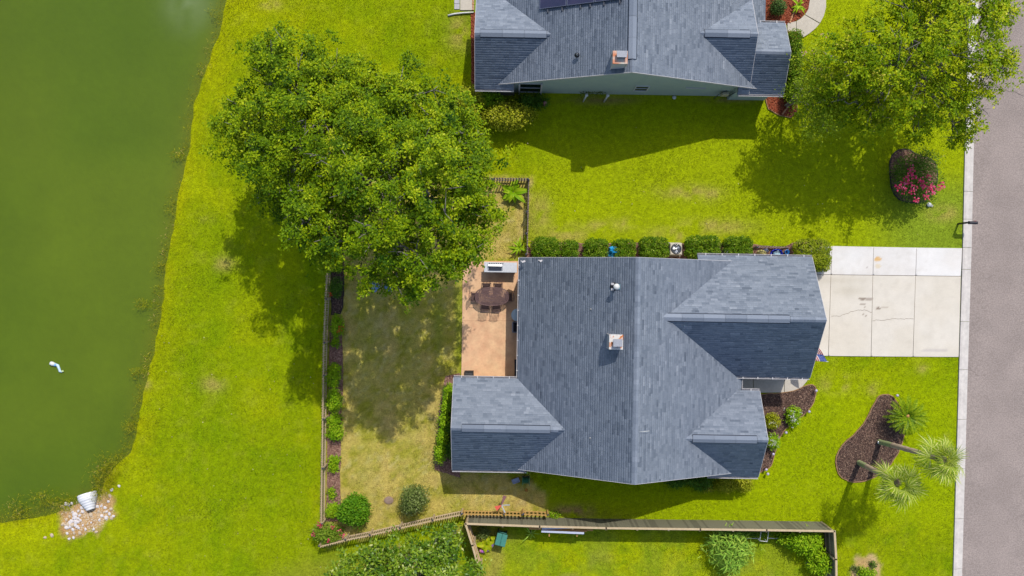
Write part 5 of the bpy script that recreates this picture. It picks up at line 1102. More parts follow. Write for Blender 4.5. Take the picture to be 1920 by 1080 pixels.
def chair_proto():
    root = empty('patio_chair', (0, 0, 0)); b = MB(); w_ = .27; 
    b.box((0, .0, .42), (.48, .46, .03), bevel=.01); b.build('seat', SLINGM, root)
    b = MB(); M_ = Matrix.Rotation(math.radians(-14), 3, 'X')
    for k in range(5): b.box((-.18 + k * .09, .27 + .02, .70), (.03, .02, .44), M=M_)
    b.tube([(-.24, .22, .45), (-.25, .34, .90), (0, .37, .95), (.25, .34, .90), (.24, .22, .45)], .016, 6); b.build('backrest', METB, root)
    for sx in (-1, 1):
        for sy in (-1, 1): b = MB(); b.tube([(sx * .25, sy * .24, 0), (sx * .24, sy * .2, .42)], .015, 6); b.build('leg', METB, root)
        b = MB(); b.tube([(sx * .25, -.2, .42), (sx * .29, -.18, .64), (sx * .29, .2, .66), (sx * .25, .26, .62)], .016, 6); b.build('armrest', METB, root)
    return root
def copy_thing(r, loc, rz, label, group):
    c = r.copy(); COL.objects.link(c); c.location = loc; c.rotation_euler = (0, 0, rz); tag(c, label, None, group)
    for ch in list(r.children):
        d = ch.copy(); COL.objects.link(d); d.parent = c
        for gch in list(ch.children): e = gch.copy(); COL.objects.link(e); e.parent = d
    return c
cp = chair_proto(); tag(cp, None, 'chair'); GC = 'dining chairs round the lattice table'
spots = [(912.5, 538, 0, 'bronze dining chair tucked in on the grill side, left one'), (934, 538.5, 0, 'bronze dining chair tucked in on the grill side, right one'), (910, 573, math.pi, 'bronze dining chair on the open patio side, left one'),
         (931, 574, math.pi, 'bronze dining chair on the open patio side, right one'), (891.5, 556, math.pi / 2, 'bronze dining chair at the lawn end of the oval table'), (953, 557, -math.pi / 2, 'bronze dining chair at the house end of the oval table')]
for i, (x, y, rz, lb) in enumerate(spots):
    if i == 0: cp.location = P_(x, y); cp.rotation_euler = (0, 0, rz); tag(cp, lb, None, GC)
    else: copy_thing(cp, P_(x, y), rz + random.uniform(-.05, .05), lb, GC)
st = empty('side_table', P_(970.5, 590), 0, 'round white side table half under the eave', 'table'); b = MB(); b.lathe((0, 0, .62), [(.37, 0), (.40, .015), (.40, .03), (.37, .04)], 24); b.build('tabletop', material('white_enamel', A(206, 222, 228), .35), st)
for a in (0, 2.1, 4.2): b = MB(); b.tube([(.25 * math.cos(a), .25 * math.sin(a), 0), (.1 * math.cos(a), .1 * math.sin(a), .62)], .02, 6); b.build('leg', WHITEF, st)
ac_ = empty('armchair', P_(970, 613), math.pi / 2, 'grey armchair with dark cushion half under the eave', 'chair'); LG = material('light_grey_frame', A(150, 154, 170), .6); b = MB(); b.box((0, 0, .3), (.56, .5, .1), bevel=.03); b.build('cushion', material('charcoal_cushion', A(62, 66, 80), .9), ac_)
b = MB(); b.box((0, .29, .5), (.62, .07, .5), bevel=.02); b.build('backrest', LG, ac_)
for sx in (-1, 1): b = MB(); b.box((sx * .31, 0, .28), (.06, .56, .5), bevel=.015); b.build('armrest', LG, ac_)
dm = empty('door_mat', P_(972, 690), 0, 'dark door mat against the house wall on the patio', 'mat'); b = MB(); b.box((-.02, 0, .085), (.45, 1.1, .02), bevel=.005); b.build('mat', material('dark_mat', A(54, 62, 72), .95), dm)
fp = empty('fire_pit', P_(880, 700.5), 0, 'small square dark fire pit with a grate near the left wing', 'fire pit'); FP = material('fire_pit_metal', A(72, 62, 58), .7); 
for sx, sy, wx, wy in ((0, -1, .56, .06), (0, 1, .56, .06), (-1, 0, .06, .36), (1, 0, .06, .36)): b = MB(); b.box((sx * .25, sy * .18, .17), (wx, wy, .3), bevel=.01); b.build('side', FP, fp)
b = MB(); b.box((0, 0, .22), (.44, .3, .02)); b.build('ash_pan', material('ash', A(112, 112, 116), .9, A(70, 66, 64), 14), fp)
for k in range(5): b = MB(); b.box((-.16 + k * .08, 0, .30), (.012, .32, .012)); b.build('grate_bar', BLK, fp)

# air conditioner
ACM = material('ac_case', A(206, 196, 176), .5, A(220, 212, 196), 4); ac = empty('air_conditioner', P_(1263, 468), 0, 'square beige air conditioner unit between two clipped shrubs', 'air conditioner')
b = MB(); b.box((0, 0, .05), (.86, .86, .1)); b.build('pad', curb_m, ac)
b = MB(); b.box((0, 0, .45), (.74, .74, .7), bevel=.05); b.build('case', ACM, ac)
b = MB(); b.lathe((0, 0, .79), [(.33, 0), (.33, .015), (.26, .016), (.25, .012)], 28); b.build('fan_well', material('fan_shadow', A(40, 48, 62), .7), ac)
for k in range(3):
    a = k * 2.094 + .6; b = MB(); V0 = [(0.07 * math.cos(a - .4), .07 * math.sin(a - .4), .82), (.23 * math.cos(a - .35), .23 * math.sin(a - .35), .815), (.23 * math.cos(a + .45), .23 * math.sin(a + .45), .835), (.07 * math.cos(a + .4), .07 * math.sin(a + .4), .83)]
    b.add(V0, [(0, 1, 2, 3)]); b.build('fan_blade', STEEL, ac)
b = MB(); b.lathe((0, 0, .82), [(.075, 0), (.07, .03), (.03, .04)], 16); b.build('fan_hub', STEEL, ac)
for k in range(3): b = MB(); r_ = .12 + k * .08; b.tube([(r_ * math.cos(t), r_ * math.sin(t), .85) for t in np.linspace(0, 2 * math.pi, 25)], .005, 4, cap=False); b.build('guard_ring', STEEL, ac)
# blue bag by hedge, tub and items behind the picket screen
def lump(name, c, dims, mat, label, cat, seed=0, n=14, amp=.25):
    r = np.random.default_rng(seed); root_c = (c[0], c[1], 0); b = MB(root_c); rings = 7; vs = []
    for i in range(rings):
        ph = math.pi * (i + .5) / rings
        for k in range(n):
            t = 2 * math.pi * k / n; q = 1 + amp * mn.noise((math.cos(t) * 1.7 + seed, math.sin(t) * 1.7, i * .5)); vs.append((c[0] + dims[0] * math.sin(ph) * math.cos(t) * q, c[1] + dims[1] * math.sin(ph) * math.sin(t) * q, dims[2] * (1 + math.cos(ph)) * q))
    b.add(vs, [(i * n + k, (i + 1) * n + k, (i + 1) * n + (k + 1) % n, i * n + (k + 1) % n) for i in range(rings - 1) for k in range(n)] + [tuple(range(n))], smooth=False)
    return tag(b.build(name, mat, loc=root_c), label, cat)
BLUE = material('bright_blue_plastic', A(20, 150, 226), .4, A(70, 190, 240), 5); DBL = material('deep_blue_plastic', A(20, 50, 214), .35)
lump('plastic_bag', G(1147, 474), (.40, .34, .5), BLUE, 'bright blue plastic bag lying between two clipped shrubs', 'bag', 2, amp=.5)
tub = empty('kiddie_tub', P_(1451, 477), 0, 'deep blue plastic tub behind the picket screen', 'tub'); b = MB(); b.lathe((0, 0, .02), [(.26, 0), (.36, .5), (.40, .52), (.40, .55), (.34, .55), (.25, .06)], 22, sx=1.0, sy=.8); b.build('shell', DBL, tub)
b = MB(); b.box((.02, .02, .42), (.4, .34, .3), .3, bevel=.06); b.build('contents', material('pale_clutter', A(206, 214, 220), .7, A(120, 190, 220), 4), tub)
lump('potting_soil_bag', G(1425, 475), (.30, .24, .28), material('cream_bag', A(226, 212, 150), .7, A(196, 190, 110), 6), 'cream coloured sack behind the picket screen', 'sack', 5)
lump('storage_bag', G(1434, 470), (.16, .14, .2), material('violet_clutter', A(150, 140, 190), .7, A(90, 120, 120), 9), 'small violet-grey bundle beside the blue tub', 'bundle', 6)
bk = empty('bucket', P_(1473, 473), 0, 'small blue bucket right of the picket screen', 'bucket'); b = MB(); b.lathe((0, 0, 0), [(.12, 0), (.15, .3), (.16, .3), (.16, .32), (.13, .32), (.11, .04)], 16); b.build('body', material('light_blue_plastic', A(60, 140, 220), .4), bk)
bx = MB(); bx.box((0, 0, .4), (.42, .3, .8), bevel=.03); hb = empty('hose_reel_box', P_(1358, 474), 0, 'grey utility box poking out beside the clipped shrub', 'box'); bx.build('case', material('pale_grey_box', A(176, 180, 186), .5), hb)

# flag at the garage corner
FR = material('flag_red', A(196, 44, 56), .7); FW = material('flag_white', A(236, 232, 232), .7); FB = material('flag_blue', A(52, 82, 170), .7)
fl = empty('flag', P_(1527, 668), 0, 'american flag drooping from a pole on the garage corner', 'flag'); zf = 2.3; o_ = Vector(P_(1527, 668))
base = Vector((*G(1525, 676, zf), zf)) - o_; tip = Vector((*G(1551, 678, zf + .45), zf + .45)) - o_
b = MB(); b.tube([base, tip + (tip - base) * .08], .016, 6); b.build('pole', WHITEF, fl)
ax = (tip - base).normalized(); dn = Vector((-.10, .80, -.30)).normalized()
def fpt(u, v): p = base + (tip - base) * (.12 + .86 * (1 - u * .0)) * 0 + base * 0; return base.lerp(tip, (.02 + .98 * v) * (1 - .25 * u)) + dn * (u * 1.0) + Vector((-.3, -.05, -.55)) * (u * u * .35) + Vector((0, 0, .05 * math.sin(u * 7 + v * 3)))
for k in range(13):
    v0, v1 = k / 13, (k + 1) / 13; b = MB(); st_ = .0 if k < 6 else .42
    for j in range(10):
        u0, u1 = st_ + (1 - st_) * j / 10, st_ + (1 - st_) * (j + 1) / 10; b.add([fpt(u0, v0), fpt(u1, v0), fpt(u1, v1), fpt(u0, v1)], [(0, 1, 2, 3)])
    b.build('stripe', FR if k % 2 == 0 else FW, fl)
b = MB()
for j in range(8):
    for k in range(4): b.add([fpt(.42 * j / 8, (6 + k * 1.75) / 13), fpt(.42 * (j + 1) / 8, (6 + k * 1.75) / 13), fpt(.42 * (j + 1) / 8, (6 + (k + 1) * 1.75) / 13), fpt(.42 * j / 8, (6 + (k + 1) * 1.75) / 13)], [(0, 1, 2, 3)])
cn = b.build('canton', FB, fl)
b = MB()
for i in range(5):
    for j in range(4):
        c = fpt(.05 + .32 * (i + .5 * (j % 2)) / 5, (6.9 + j * 1.6) / 13) + Vector((0, -.006, .012)); vs = []
        for k in range(10): r_ = .022 if k % 2 == 0 else .009; vs.append(c + ax * (r_ * math.cos(k * math.pi / 5)) + dn * (r_ * math.sin(k * math.pi / 5)))
        b.add(vs, [tuple(range(10))])
so = b.build('stars', FW, cn); so['kind'] = 'stuff'

# mailbox
mb = empty('mailbox', P_(1796, 420), math.radians(-2), 'black mailbox on a post reaching over the curb', 'mailbox'); BK = material('black_paint', A(44, 44, 54), .45)
b = MB(); b.box((0, 0, .55), (.10, .10, 1.1)); b.build('post', BK, mb); b = MB(); b.box((.22, 0, .98), (.44, .05, .05)); b.box((.14, 0, .86), (.3, .04, .04), M=Matrix.Rotation(-.7, 3, 'Y')); b.build('arm', BK, mb)
b = MB(); pr = [(-.09, 0), (.09, 0), (.09, .12)] + [(.09 * math.cos(t), .12 + .09 * math.sin(t)) for t in np.linspace(.3, 2.84, 7)] + [(-.09, .12)]; n = len(pr)
b.add([(.05, y, 1.01 + z) for y, z in pr] + [(.56, y, 1.01 + z) for y, z in pr], [tuple(range(n - 1, -1, -1)), tuple(range(n, 2 * n))] + [(i, (i + 1) % n, n + (i + 1) % n, n + i) for i in range(n)]); b.build('box', BK, mb)
b = MB(); b.box((.57, 0, 1.10), (.015, .17, .17)); b.build('door', material('mailbox_door', A(70, 66, 72), .4), mb); b = MB(); b.box((.4, .1, 1.16), (.12, .015, .05)); b.build('signal_flag', FR, mb)
# solar garden lights round the front bed
LENS = material('frosted_lens', A(206, 196, 226), .3)
def garden_light(px, py, lb, g_='garden lights round the front bed'):
    r = empty('garden_light', P_(px, py), 0, lb, 'garden light', g_); b = MB(); b.tube([(0, 0, -.02), (0, 0, .30)], .018, 6); b.build('stake', BLK, r); b = MB(); b.lathe((0, 0, .26), [(.05, 0), (.06, .12), (.085, .13), (.085, .15), (.03, .19)], 12); b.build('lamp', LENS, r)
for px, py, lb in ((1526, 731, 'garden light at the walkway end of the front bed'), (1513, 770, 'garden light right of the white-flowered shrub'), (1470, 809, 'garden light between the two white-flowered shrubs'), (1446, 849, 'garden light on the narrow lower part of the front bed'), (1433, 878, 'garden light at the southern tip of the front bed'), (1436, 886, 'second garden light just outside the southern tip of the front bed')): garden_light(px, py, lb)
garden_light(1677, 740, 'garden light at the top tip of the mulch island', None)
sp = empty('spotlight', P_(1644, 828), .4, 'small silver spotlight at the foot of the taller palm', 'spotlight'); b = MB(); b.tube([(0, 0, 0), (0, 0, .15)], .015, 6); b.build('stake', BLK, sp); b = MB(); b.lathe((0, 0, .14), [(.05, 0), (.08, .1), (.08, .14), (.05, .15)], 14); b.build('head', STEEL, sp)
# boulder light and bench at the myrtle
wb = lump('white_globe', G(1740, 384), (.14, .14, .13), material('white_globe', A(236, 238, 240), .4), 'white ball lying on the grass below the pink-flowering shrub', 'ball', 3, amp=.05)
lump('pale_stone', G(1746, 386), (.09, .08, .06), material('pale_stone', A(206, 206, 190), .8), 'small pale stone touching the white ball', 'stone', 4)
bn = empty('bench', P_(1684, 350), 0, 'weathered blue-grey slatted bench in the dark-edged bed', 'bench'); BB = material('weathered_blue', A(96, 124, 140), .8, A(130, 150, 160), 7)
for k in range(4): b = MB(); b.box((0, -.24 + k * .15, .42), (.52, .12, .03), bevel=.005); b.build('slat', BB, bn)
for sx in (-1, 1):
    for sy in (-1, 1): b = MB(); b.box((sx * .22, sy * .22, .2), (.05, .05, .4)); b.build('leg', BB, bn)
b = MB(); b.box((0, -.33, .62), (.55, .03, .1)); b.build('backrest', BB, bn)

# ================= SIDE YARD THINGS =================
# garden windmill with red and white vanes
wm = empty('garden_windmill', P_(941, 939), .3, 'red and white garden windmill on the straw-coloured grass', 'windmill'); RD = material('faded_red', A(226, 92, 70), .6); BR_ = material('faded_brown_red', A(150, 104, 104), .7)
b = MB(); b.tube([(0, 0, 0), (0, 0, 1.0)], .025, 8); b.build('pole', WHITEF, wm)
for k, (a, m_, L, w_) in enumerate(((3.35, RD, .42, .30), (.95, BR_, .62, .24), (-.25, WHITEF, .5, .10), (-1.45, WHITEF, .5, .11))):
    b = MB(); d = Vector((math.cos(a), math.sin(a), 0)); s_ = Vector((-d.y, d.x, 0)); c = Vector((0, 0, 1.02)); P = [c + d * .03 - s_ * .03, c + d * L - s_ * w_ * .5, c + d * L + s_ * w_ * .5 + Vector((0, 0, .06)), c + d * .03 + s_ * .03 + Vector((0, 0, .02))]
    b.add([tuple(p) for p in P] + [tuple(p + Vector((0, 0, -.015))) for p in P], [(0, 1, 2, 3), (7, 6, 5, 4), (0, 4, 5, 1), (1, 5, 6, 2), (2, 6, 7, 3), (3, 7, 4, 0)]); b.build('vane', m_, wm)
# wheelbarrow-like grey tray, hose cart
tr = empty('plastic_crate', P_(967, 900), .35, 'pale grey plastic tray leaning in the shade of the left wing', 'tray'); b = MB(); b.box((0, 0, .12), (.46, .27, .05), bevel=.02); 
b.box((0, .13, .18), (.46, .03, .12)); b.box((0, -.13, .18), (.46, .03, .12)); b.box((.22, 0, .18), (.03, .24, .12)); b.box((-.22, 0, .18), (.03, .24, .12)); b.build('tray', material('grey_plastic', A(180, 190, 214), .5), tr)
hc = empty('hose_cart', P_(986, 898), 0, 'green hose cart with coiled hose in the house shade', 'hose cart'); GRN = material('green_plastic', A(20, 150, 110), .5); 
for k in range(5): b = MB(); r_ = .2; b.tube([(-.14 + k * .065, r_ * math.cos(t), .3 + r_ * math.sin(t)) for t in np.linspace(0, 2 * math.pi, 18)], .022, 6, cap=False); b.build('hose_coil', GRN, hc)
for sx in (-1, 1): b = MB(); b.box((sx * .2, 0, .35), (.03, .5, .62)); b.build('frame', GRN, hc)
b = MB(); b.tube([(-.2, .25, .7), (-.2, .38, .95), (.2, .38, .95), (.2, .25, .7)], .016, 6); b.build('handle', BLK, hc)
lump('flower_pot', G(987, 918), (.1, .1, .12), material('yellow_pot', A(214, 180, 60), .6, A(190, 90, 60), 9), 'small yellow and red pot below the hose cart', 'pot', 9)
fb = empty('air_vent_hood', P_(988, 885), 0, 'lime green watering can by the downspout', 'watering can'); fb.name = 'watering_can'; b = MB(); b.lathe((0, 0, 0), [(.09, 0), (.10, .22), (.05, .27)], 12); b.build('body', material('lime_plastic', A(170, 206, 60), .5), fb); b = MB(); b.tube([(.08, 0, .08), (.26, .02, .3)], .018, 6); b.build('spout', MATS['lime_plastic'], fb)
# white posts near the pale green wall
for i, (px, py) in enumerate(((1093.5, 190.5), (1132.5, 191))):
    r = empty('garden_post', P_(px, py), 0, ['left white garden post by the pale green wall', 'right white garden post by the pale green wall'][i], 'post', 'white garden posts'); b = MB(); b.tube([(0, 0, 0), (.05, .05, .75), (.1, .12, 1.15)], [.05, .055, .065], 8); b.build('post', PVC, r); b = MB(); b.lathe((.1, .12, 1.15), [(.1, 0), (.1, .05), (.03, .09)], 12); b.build('finial', PVC, r)
r = empty('garden_gnome', P_(1021, 196), 0, 'faded pink garden ornament in the shade of the pale green wall', 'ornament'); r.name = 'garden_ornament'; b = MB(); b.lathe((0, 0, 0), [(.10, 0), (.14, .2), (.10, .42), (.12, .5), (.06, .66), (.02, .78)], 12); b.build('body', material('faded_pink', A(196, 120, 130), .7, A(214, 160, 160), 5), r)
b = MB(); b.lathe((0, 0, 0), [(.12, 0), (.12, .06), (.05, .1)], 16); tag(b.build('cleanout', PVC, loc=P_(1264, 183)), 'round white cleanout cap in the grass below the gable wall', 'pipe cap')
bl = MB(); bl.lathe((0, 0, 0), [(.08, 0), (.1, .12), (.06, .2)], 10); tag(bl.build('glass_globe', DBL, loc=P_(1425.5, 21)), 'small blue glass globe in the northern red mulch', 'ornament')
# edging stones of the red beds
STN = material('terracotta_stone', A(206, 140, 96), .9, A(226, 176, 136), 6); k = 0
def stones(line, n, label, sz=.16):
    L = GP(line); tot = [0]
    for i in range(len(L) - 1): tot.append(tot[-1] + math.dist(L[i], L[i + 1]))
    c0 = L[0]; root = empty('stone_border', (*c0, 0), 0, label, 'border')
    for j in range(n):
        s_ = tot[-1] * (j + .5) / n; i = max(q for q in range(len(L) - 1) if tot[q] <= s_); f = (s_ - tot[i]) / (tot[i + 1] - tot[i]); x = L[i][0] + f * (L[i + 1][0] - L[i][0]); y = L[i][1] + f * (L[i + 1][1] - L[i][1])
        b = MB(); b.box((0, 0, .06), (sz * random.uniform(.8, 1.1), sz * random.uniform(.5, .75), .12), 0, bevel=.02); b.build('stone', STN, root, (x - c0[0], y - c0[1], 0), (0, 0, math.atan2(L[i + 1][1] - L[i][1], L[i + 1][0] - L[i][0]) + random.uniform(-.2, .2)))
stones([(1500, 80), (1499, 120), (1499, 150), (1497, 172), (1484, 190), (1466, 215)], 30, 'row of terracotta edging stones round the red mulch corner')
stones([(1491, -20), (1494, 4), (1488, 22), (1480, 44)], 14, 'curving row of terracotta stones through the northern red mulch')
stones([(887, -10), (887, 20)], 6, 'short row of terracotta edging stones by the small northern patio')

# southern garden
GB = material('green_bin', A(70, 140, 128), .45, A(86, 156, 140), 3); bi_ = empty('wheelie_bin', P_(940, 1003), math.radians(-14), 'green lidded wheelie bin in the corner of the southern garden', 'bin')
b = MB(); b.add([(-.25, -.27, 0), (.25, -.27, 0), (.25, .27, 0), (-.25, .27, 0), (-.31, -.36, .95), (.31, -.36, .95), (.31, .33, .95), (-.31, .33, .95)], [(3, 2, 1, 0), (0, 1, 5, 4), (1, 2, 6, 5), (2, 3, 7, 6), (3, 0, 4, 7), (4, 5, 6, 7)]); b.build('body', GB, bi_)
b = MB(); b.box((-.165, .0, .99), (.315, .76, .06), bevel=.025); b.box((.165, .0, .99), (.315, .76, .065), bevel=.025); b.box((0, 0, 1.02), (.60, .05, .02)); b.build('lid', GB, bi_)
b = MB(); b.tube([(-.22, .38, .92), (-.22, .44, .96), (.22, .44, .96), (.22, .38, .92)], .02, 6); b.build('handle', GB, bi_)
for sx in (-1, 1): b = MB(); b.tube([(sx * .27 - .03, .28, .12), (sx * .27 + .03, .28, .12)], .12, 12); b.build('wheel', BLK, bi_)
bb = empty('recycling_box', P_(929, 1013), math.radians(-20), 'blue recycling box tucked under the green bin', 'box'); b = MB(); b.box((0, 0, .14), (.5, .36, .28), bevel=.03); b.build('body', material('recycling_blue', A(20, 90, 170), .5), bb)
PKM = material('pink_float', A(232, 130, 176), .4, A(246, 214, 228), 2.2, detail=1); pf_ = empty('pool_float', P_(918, 1030), 0, 'curved pink and white pool float lying on the grass', 'pool float')
b = MB(); C_ = Vector((*G(903, 1010), 0)) - Vector(P_(918, 1030)); R_ = .72
def arc(t): return C_ + Vector((R_ * math.cos(t), R_ * math.sin(t), .10))
b.tube([arc(t) for t in np.linspace(-1.75, -.18, 12)], [.10, .14, .15, .15, .15, .15, .15, .15, .15, .15, .14, .10], 10); b.build('ring', PKM, pf_)
for k in range(3): t = -1.5 + k * .5; b = MB(); b.lathe(arc(t) + Vector((0, 0, .11)), [(.09, 0), (.08, .03), (.03, .045)], 10); b.build('panel', material('violet_print', A(190, 110, 214), .4), pf_)
# stacked gutters and lumber along the grey fence
LUM = material('new_lumber', A(206, 150, 84), .85, A(222, 172, 108), 6, stretch=(.15, 1, 1)); WV = material('white_vinyl', A(214, 220, 240), .35)
def beam(p0, p1, z, w_, t_, mat, label, name, cat, group):
    a, b_ = Vector(G(*p0, z)), Vector(G(*p1, z)); d = b_ - a; m_ = (a + b_) / 2; b = MB((m_.x, m_.y, 0)); b.box((m_.x, m_.y, z), (d.length, w_, t_), math.atan2(d.y, d.x), bevel=.004); return tag(b.build(name, mat, loc=(m_.x, m_.y, 0)), label, cat, group)
beam((992, 991), (1112, 994), 1.24, .10, .06, LUM, 'lumber board furthest left in the stack by the grey fence', 'lumber_board', 'board', 'stacked lumber'); beam((998, 984.5), (1108, 986.5), 1.30, .09, .06, LUM, 'lumber board closest to the grey fence', 'lumber_board', 'board', 'stacked lumber')
beam((1020, 994), (1100, 996), 1.31, .08, .05, LUM, 'short lumber board between the white vinyl rails', 'lumber_board', 'board', 'stacked lumber')
for sx in ((1016, 991), (1097, 987.5), 1.40, 'upper white vinyl rail on the lumber stack'), ((1015, 996), (1095, 999.5), 1.38, 'lower white vinyl rail on the lumber stack'): beam(sx[0], sx[1], sx[2], .12, .09, WV, sx[3], 'vinyl_rail', 'rail', 'white vinyl rails')
rk = empty('lumber_rack', P_(1055, 977), 0, 'pair of wooden arms on the grey fence carrying boards and white rails', 'rack')
for dx in (-.9, .8): b = MB(); b.box((dx, -.30, 1.17), (.06, .60, .08)); b.box((dx, -.06, .6), (.07, .07, 1.2)); b.build('rack_arm', LUM, rk)
fr = empty('pipe_stand', P_(1432, 1004), 0, 'white square pipe frame standing by the grey fence', 'frame'); b = MB(); Q = [Vector((*G(x, y, 1.0), 1.0)) - Vector(P_(1432, 1004)) for x, y in ((1427, 996), (1441, 997), (1438.5, 1015.5), (1424.5, 1014))]
for i in range(4): b.tube([Q[i], Q[(i + 1) % 4]], .022, 6)
b.build('top_frame', PVC, fr)
for q in Q: b = MB(); b.tube([(q.x, q.y, 0), q], .02, 6); b.build('leg', PVC, fr)
for x0, x1 in ((1396, 1424), (1439, 1460)): beam((x0, 1009), (x1, 1009.5), .25, .04, .04, PVC, 'low white pipe %s of the white square frame' % ('left' if x0 < 1400 else 'right'), 'pvc_pipe', 'pipe', 'white pipes by the frame')
lump('conch_stump', G(1518, 1037), (.18, .32, .22), material('striped_log', A(170, 120, 84), .9, A(96, 66, 46), 9, stretch=(1, 4, 1)), 'striped brown log below the large lime bush', 'log', 12, amp=.2).name = 'log'
lump('grey_rock', G(1514, 1056), (.15, .13, .12), material('lavender_rock', A(176, 166, 176), .9), 'pale lavender rock left of the bright green bush', 'rock', 13)
# stepping stone in the dry yard
b = MB(); b.lathe((0, 0, 0), [(.27, 0), (.27, .03), (.24, .045)], 18, sx=1.1, sy=.9); tag(b.build('stepping_stone', material('drain_lid', A(176, 152, 134), .9, A(150, 124, 110), 9), loc=P_(729, 938)), 'round brownish lid set in the dry yard', 'lid')
# blue lounge chairs glimpsed below the big tree
BLU = material('blue_canvas', A(110, 150, 206), .8, A(150, 176, 224), 5)
for i, (px, py, rz, lb) in enumerate(((706, 538, .7, 'blue folding chair under the big tree, nearest the fence bed'), (731, 538, -.5, 'blue folding chair under the big tree, nearest the patio'))):
    r = empty('folding_chair', P_(px, py), rz, lb, 'chair', 'blue folding chairs'); b = MB(); b.box((0, 0, .42), (.5, .5, .03), bevel=.01); b.build('seat', BLU, r); b = MB(); b.box((0, .28, .7), (.5, .03, .55), M=Matrix.Rotation(-.25, 3, 'X')); b.build('backrest', BLU, r)
    for sx in (-1, 1):
        for sy in (-1, 1): b = MB(); b.tube([(sx * .24, sy * .24, 0), (sx * .24, -sy * .2, .42)], .014, 6); b.build('leg', STEEL, r)

# ================= POND EDGE =================
CORR = material('galvanised_steel', A(240, 240, 244), .6, A(250, 250, 252), 3)
pc = Vector((*G(165, 938), -.05)); ax_ = Vector((-.32, .94, -.16)).normalized(); b = MB(pc); pts = []; rad = []
for i in range(40):
    t = -.62 + 1.05 * i / 39; pts.append(pc + ax_ * t + Vector((0, 0, .0))); rad.append((.20 + .36 * min(1, (i + 3) / 30)) + .012 * math.sin(i * 1.1))
b.tube(pts, rad, 24, cap=False); b.tube([p for p in pts[-1:]] + [pts[-1] - ax_ * .02], [.55, .53], 24, cap=False)
tag(b.build('culvert_pipe', CORR, loc=pc), 'white corrugated culvert pipe end reaching into the pond', 'pipe')
ROCKM = [material('pale_rock', A(224, 214, 212), .9, A(246, 240, 240), 6, bump=.4), material('buff_rock', A(206, 182, 150), .9, A(230, 210, 184), 6, bump=.4)]
def rock_mesh(seed):
    r = np.random.default_rng(seed); b = MB(); n = 7; vs = [(0, 0, -.4)]
    for i, (zz, rr) in enumerate(((-.35, .7), (.1, 1), (.5, .65))):
        for k in range(n): t = 2 * math.pi * k / n + i * .4; q = rr * r.uniform(.75, 1.15); vs.append((q * math.cos(t), q * math.sin(t) * .8, zz * r.uniform(.8, 1.2)))
    vs.append((0, 0, .62)); fs = [(0, 1 + (k + 1) % n, 1 + k) for k in range(n)] + [(1 + i * n + k, 1 + i * n + (k + 1) % n, 1 + (i + 1) * n + (k + 1) % n, 1 + (i + 1) * n + k) for i in range(2) for k in range(n)] + [(1 + 2 * n + k, 1 + 2 * n + (k + 1) % n, 1 + 3 * n) for k in range(n)]
    b.add(vs, fs); return b
rms = [rock_mesh(i).mesh('rock', ROCKM[0 if i < 4 else 1]) for i in range(6)]
rock_px = [(137, 966, 7), (139, 972, 6), (133, 978, 6), (142, 980, 6), (127, 984, 6), (135, 985, 7), (141, 985, 5), (124, 990, 6), (131, 988, 5), (137, 993, 5), (116, 984, 5), (150, 999, 5), (148, 990, 4), (144, 960, 4), (150, 954, 5), (147, 968, 4), (128, 970, 4), (112, 952, 5), (119, 947, 5), (124, 948, 5), (130, 946, 4), (151, 947, 5),
           (157, 953, 6), (169, 966, 6), (179, 951, 5), (187, 950, 4), (195, 953, 5), (199, 960, 4), (203, 931, 5), (207, 955, 5), (199, 971, 6), (190, 968, 5), (186, 975, 4), (161, 992, 4), (164, 983, 3), (209, 971, 5), (213, 968, 4), (207, 920, 5), (222, 912, 4), (130, 1010, 4), (97, 1004, 5), (84, 1008, 4), (176, 992, 4), (150, 976, 4), (155, 985, 3), (138, 1008, 4), (181, 997, 4), (122, 976, 4), (145, 973, 4), (136, 972, 5), (130, 981, 6), (145, 988, 5), (139, 999, 4), (121, 985, 4), (146, 979, 4), (152, 961, 5), (133, 962, 4), (205, 964, 5), (194, 961, 4), (183, 960, 4), (201, 942, 4), (171, 980, 3), (126, 1000, 4), (141, 978, 5)]
for i, (px, py, s_) in enumerate(rock_px):
    x, y = G(px, py); z = float(gz(np.array([x]), np.array([y]))[0][0]); o = link_mesh('rock', rms[i % 6 if i % 3 else i % 4], None, (x, y, max(z, -.3) + .02), (0, 0, i * 1.3)); k = s_ * PX * .82; o.scale = (k, k, k * .8)
    lb = ('pale rock lying loose in the grass beyond the bare soil patch', 'stray rocks in the grass') if px < 105 or py > 1003 or px > 215 else ('pale rock at the water edge left of the culvert pipe', 'rocks at the water edge') if py < 957 and px < 158 else ('pale rock in the dense pile below left of the culvert pipe', 'rocks in the pile below the culvert') if px < 156 else ('pale rock scattered on the bare soil right of the culvert pipe', 'rocks right of the culvert')
    tag(o, lb[0], 'rock', lb[1])
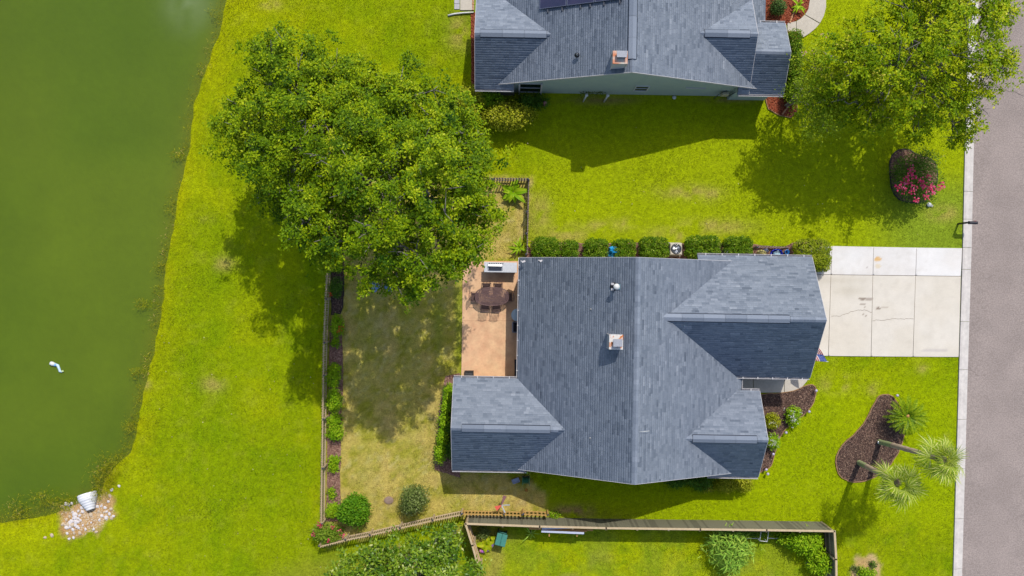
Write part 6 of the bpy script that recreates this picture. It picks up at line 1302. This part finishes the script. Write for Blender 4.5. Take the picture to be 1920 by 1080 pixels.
# small pebbles, uncountable
n = 700; px = rng.normal(162, 26, n); py = rng.normal(970, 20, n); x = (px - 960) * PX; y = (540 - py) * PX; z, d = gz(x, y); kp = inside(RIPRAP, x, y) & (d > .05); x, y, z = x[kp], y[kp], z[kp]; V = []; F = []
for i in range(len(x)):
    s_ = rng.uniform(.02, .055); j = len(V); V += [(x[i] - s_, y[i], z[i]), (x[i], y[i] - s_, z[i]), (x[i] + s_, y[i], z[i]), (x[i], y[i] + s_, z[i]), (x[i], y[i], z[i] + s_)]; F += [(j, j + 1, j + 4), (j + 1, j + 2, j + 4), (j + 2, j + 3, j + 4), (j + 3, j, j + 4)]
tag(link_mesh('pebbles', npmesh('pebbles', V, F, ROCKM[1])), 'small pebbles on the bare soil by the culvert', 'pebbles', kind='stuff')
# floating debris
db = empty('floating_debris', (*G(100, 688), -.3), 0, 'crumpled white and pale blue plastic floating on the pond', 'debris'); WP = material('white_plastic', A(236, 240, 236), .4); dbo = Vector((*G(100, 688), -.3))
D_ = [Vector((*G(x, y), -.26)) - dbo for x, y in ((90, 681.5), (94, 683), (99, 684.5), (104, 686), (106.5, 692), (108, 697), (112, 698))]
b = MB(); b.tube(D_[:3], [.12, .14, .10], 8); b.build('bag_end', WP, db); b = MB(); b.tube(D_[2:], [.10, .09, .08, .08, .06], 8); b.build('sleeve', material('pale_blue_plastic', A(206, 232, 246), .4), db)
b = MB(); b.box(D_[2] + Vector((.03, -.02, .08)), (.14, .12, .05), .4, bevel=.02); b.build('blue_patch', material('sky_blue_plastic', A(130, 190, 244), .4), db); b = MB(); b.box(D_[6] + Vector((.05, .04, .03)), (.12, .10, .08), .3, bevel=.02); b.build('bottle_end', material('pale_yellow_plastic', A(220, 236, 170), .4), db)
# fallen leaves and light flecks on the lawn
n = 90; px = np.concatenate([rng.uniform(250, 620, 60), rng.uniform(900, 1780, 30)]); py = np.concatenate([rng.uniform(560, 1070, 60), rng.uniform(230, 460, 20), rng.uniform(700, 960, 10)]); x = (px - 960) * PX; y = (540 - py) * PX; z, d = gz(x, y); kp = d > .3
for P in NOGRASS + [RIPRAP]: kp &= ~inside(P, x, y)
x, y, z = x[kp], y[kp], z[kp]; k = len(x); V, F = leaves_at(np.stack([x, y, z + .09], -1), np.tile([0, 0, 1.], (k, 1)), 1, .02, .07, .6, 1.5)
tag(link_mesh('fallen_leaves', npmesh('fallen_leaves', V, F, material('dry_leaf', A(226, 206, 160), .8))), 'pale fallen leaves scattered on the lawns', 'leaves', kind='stuff')
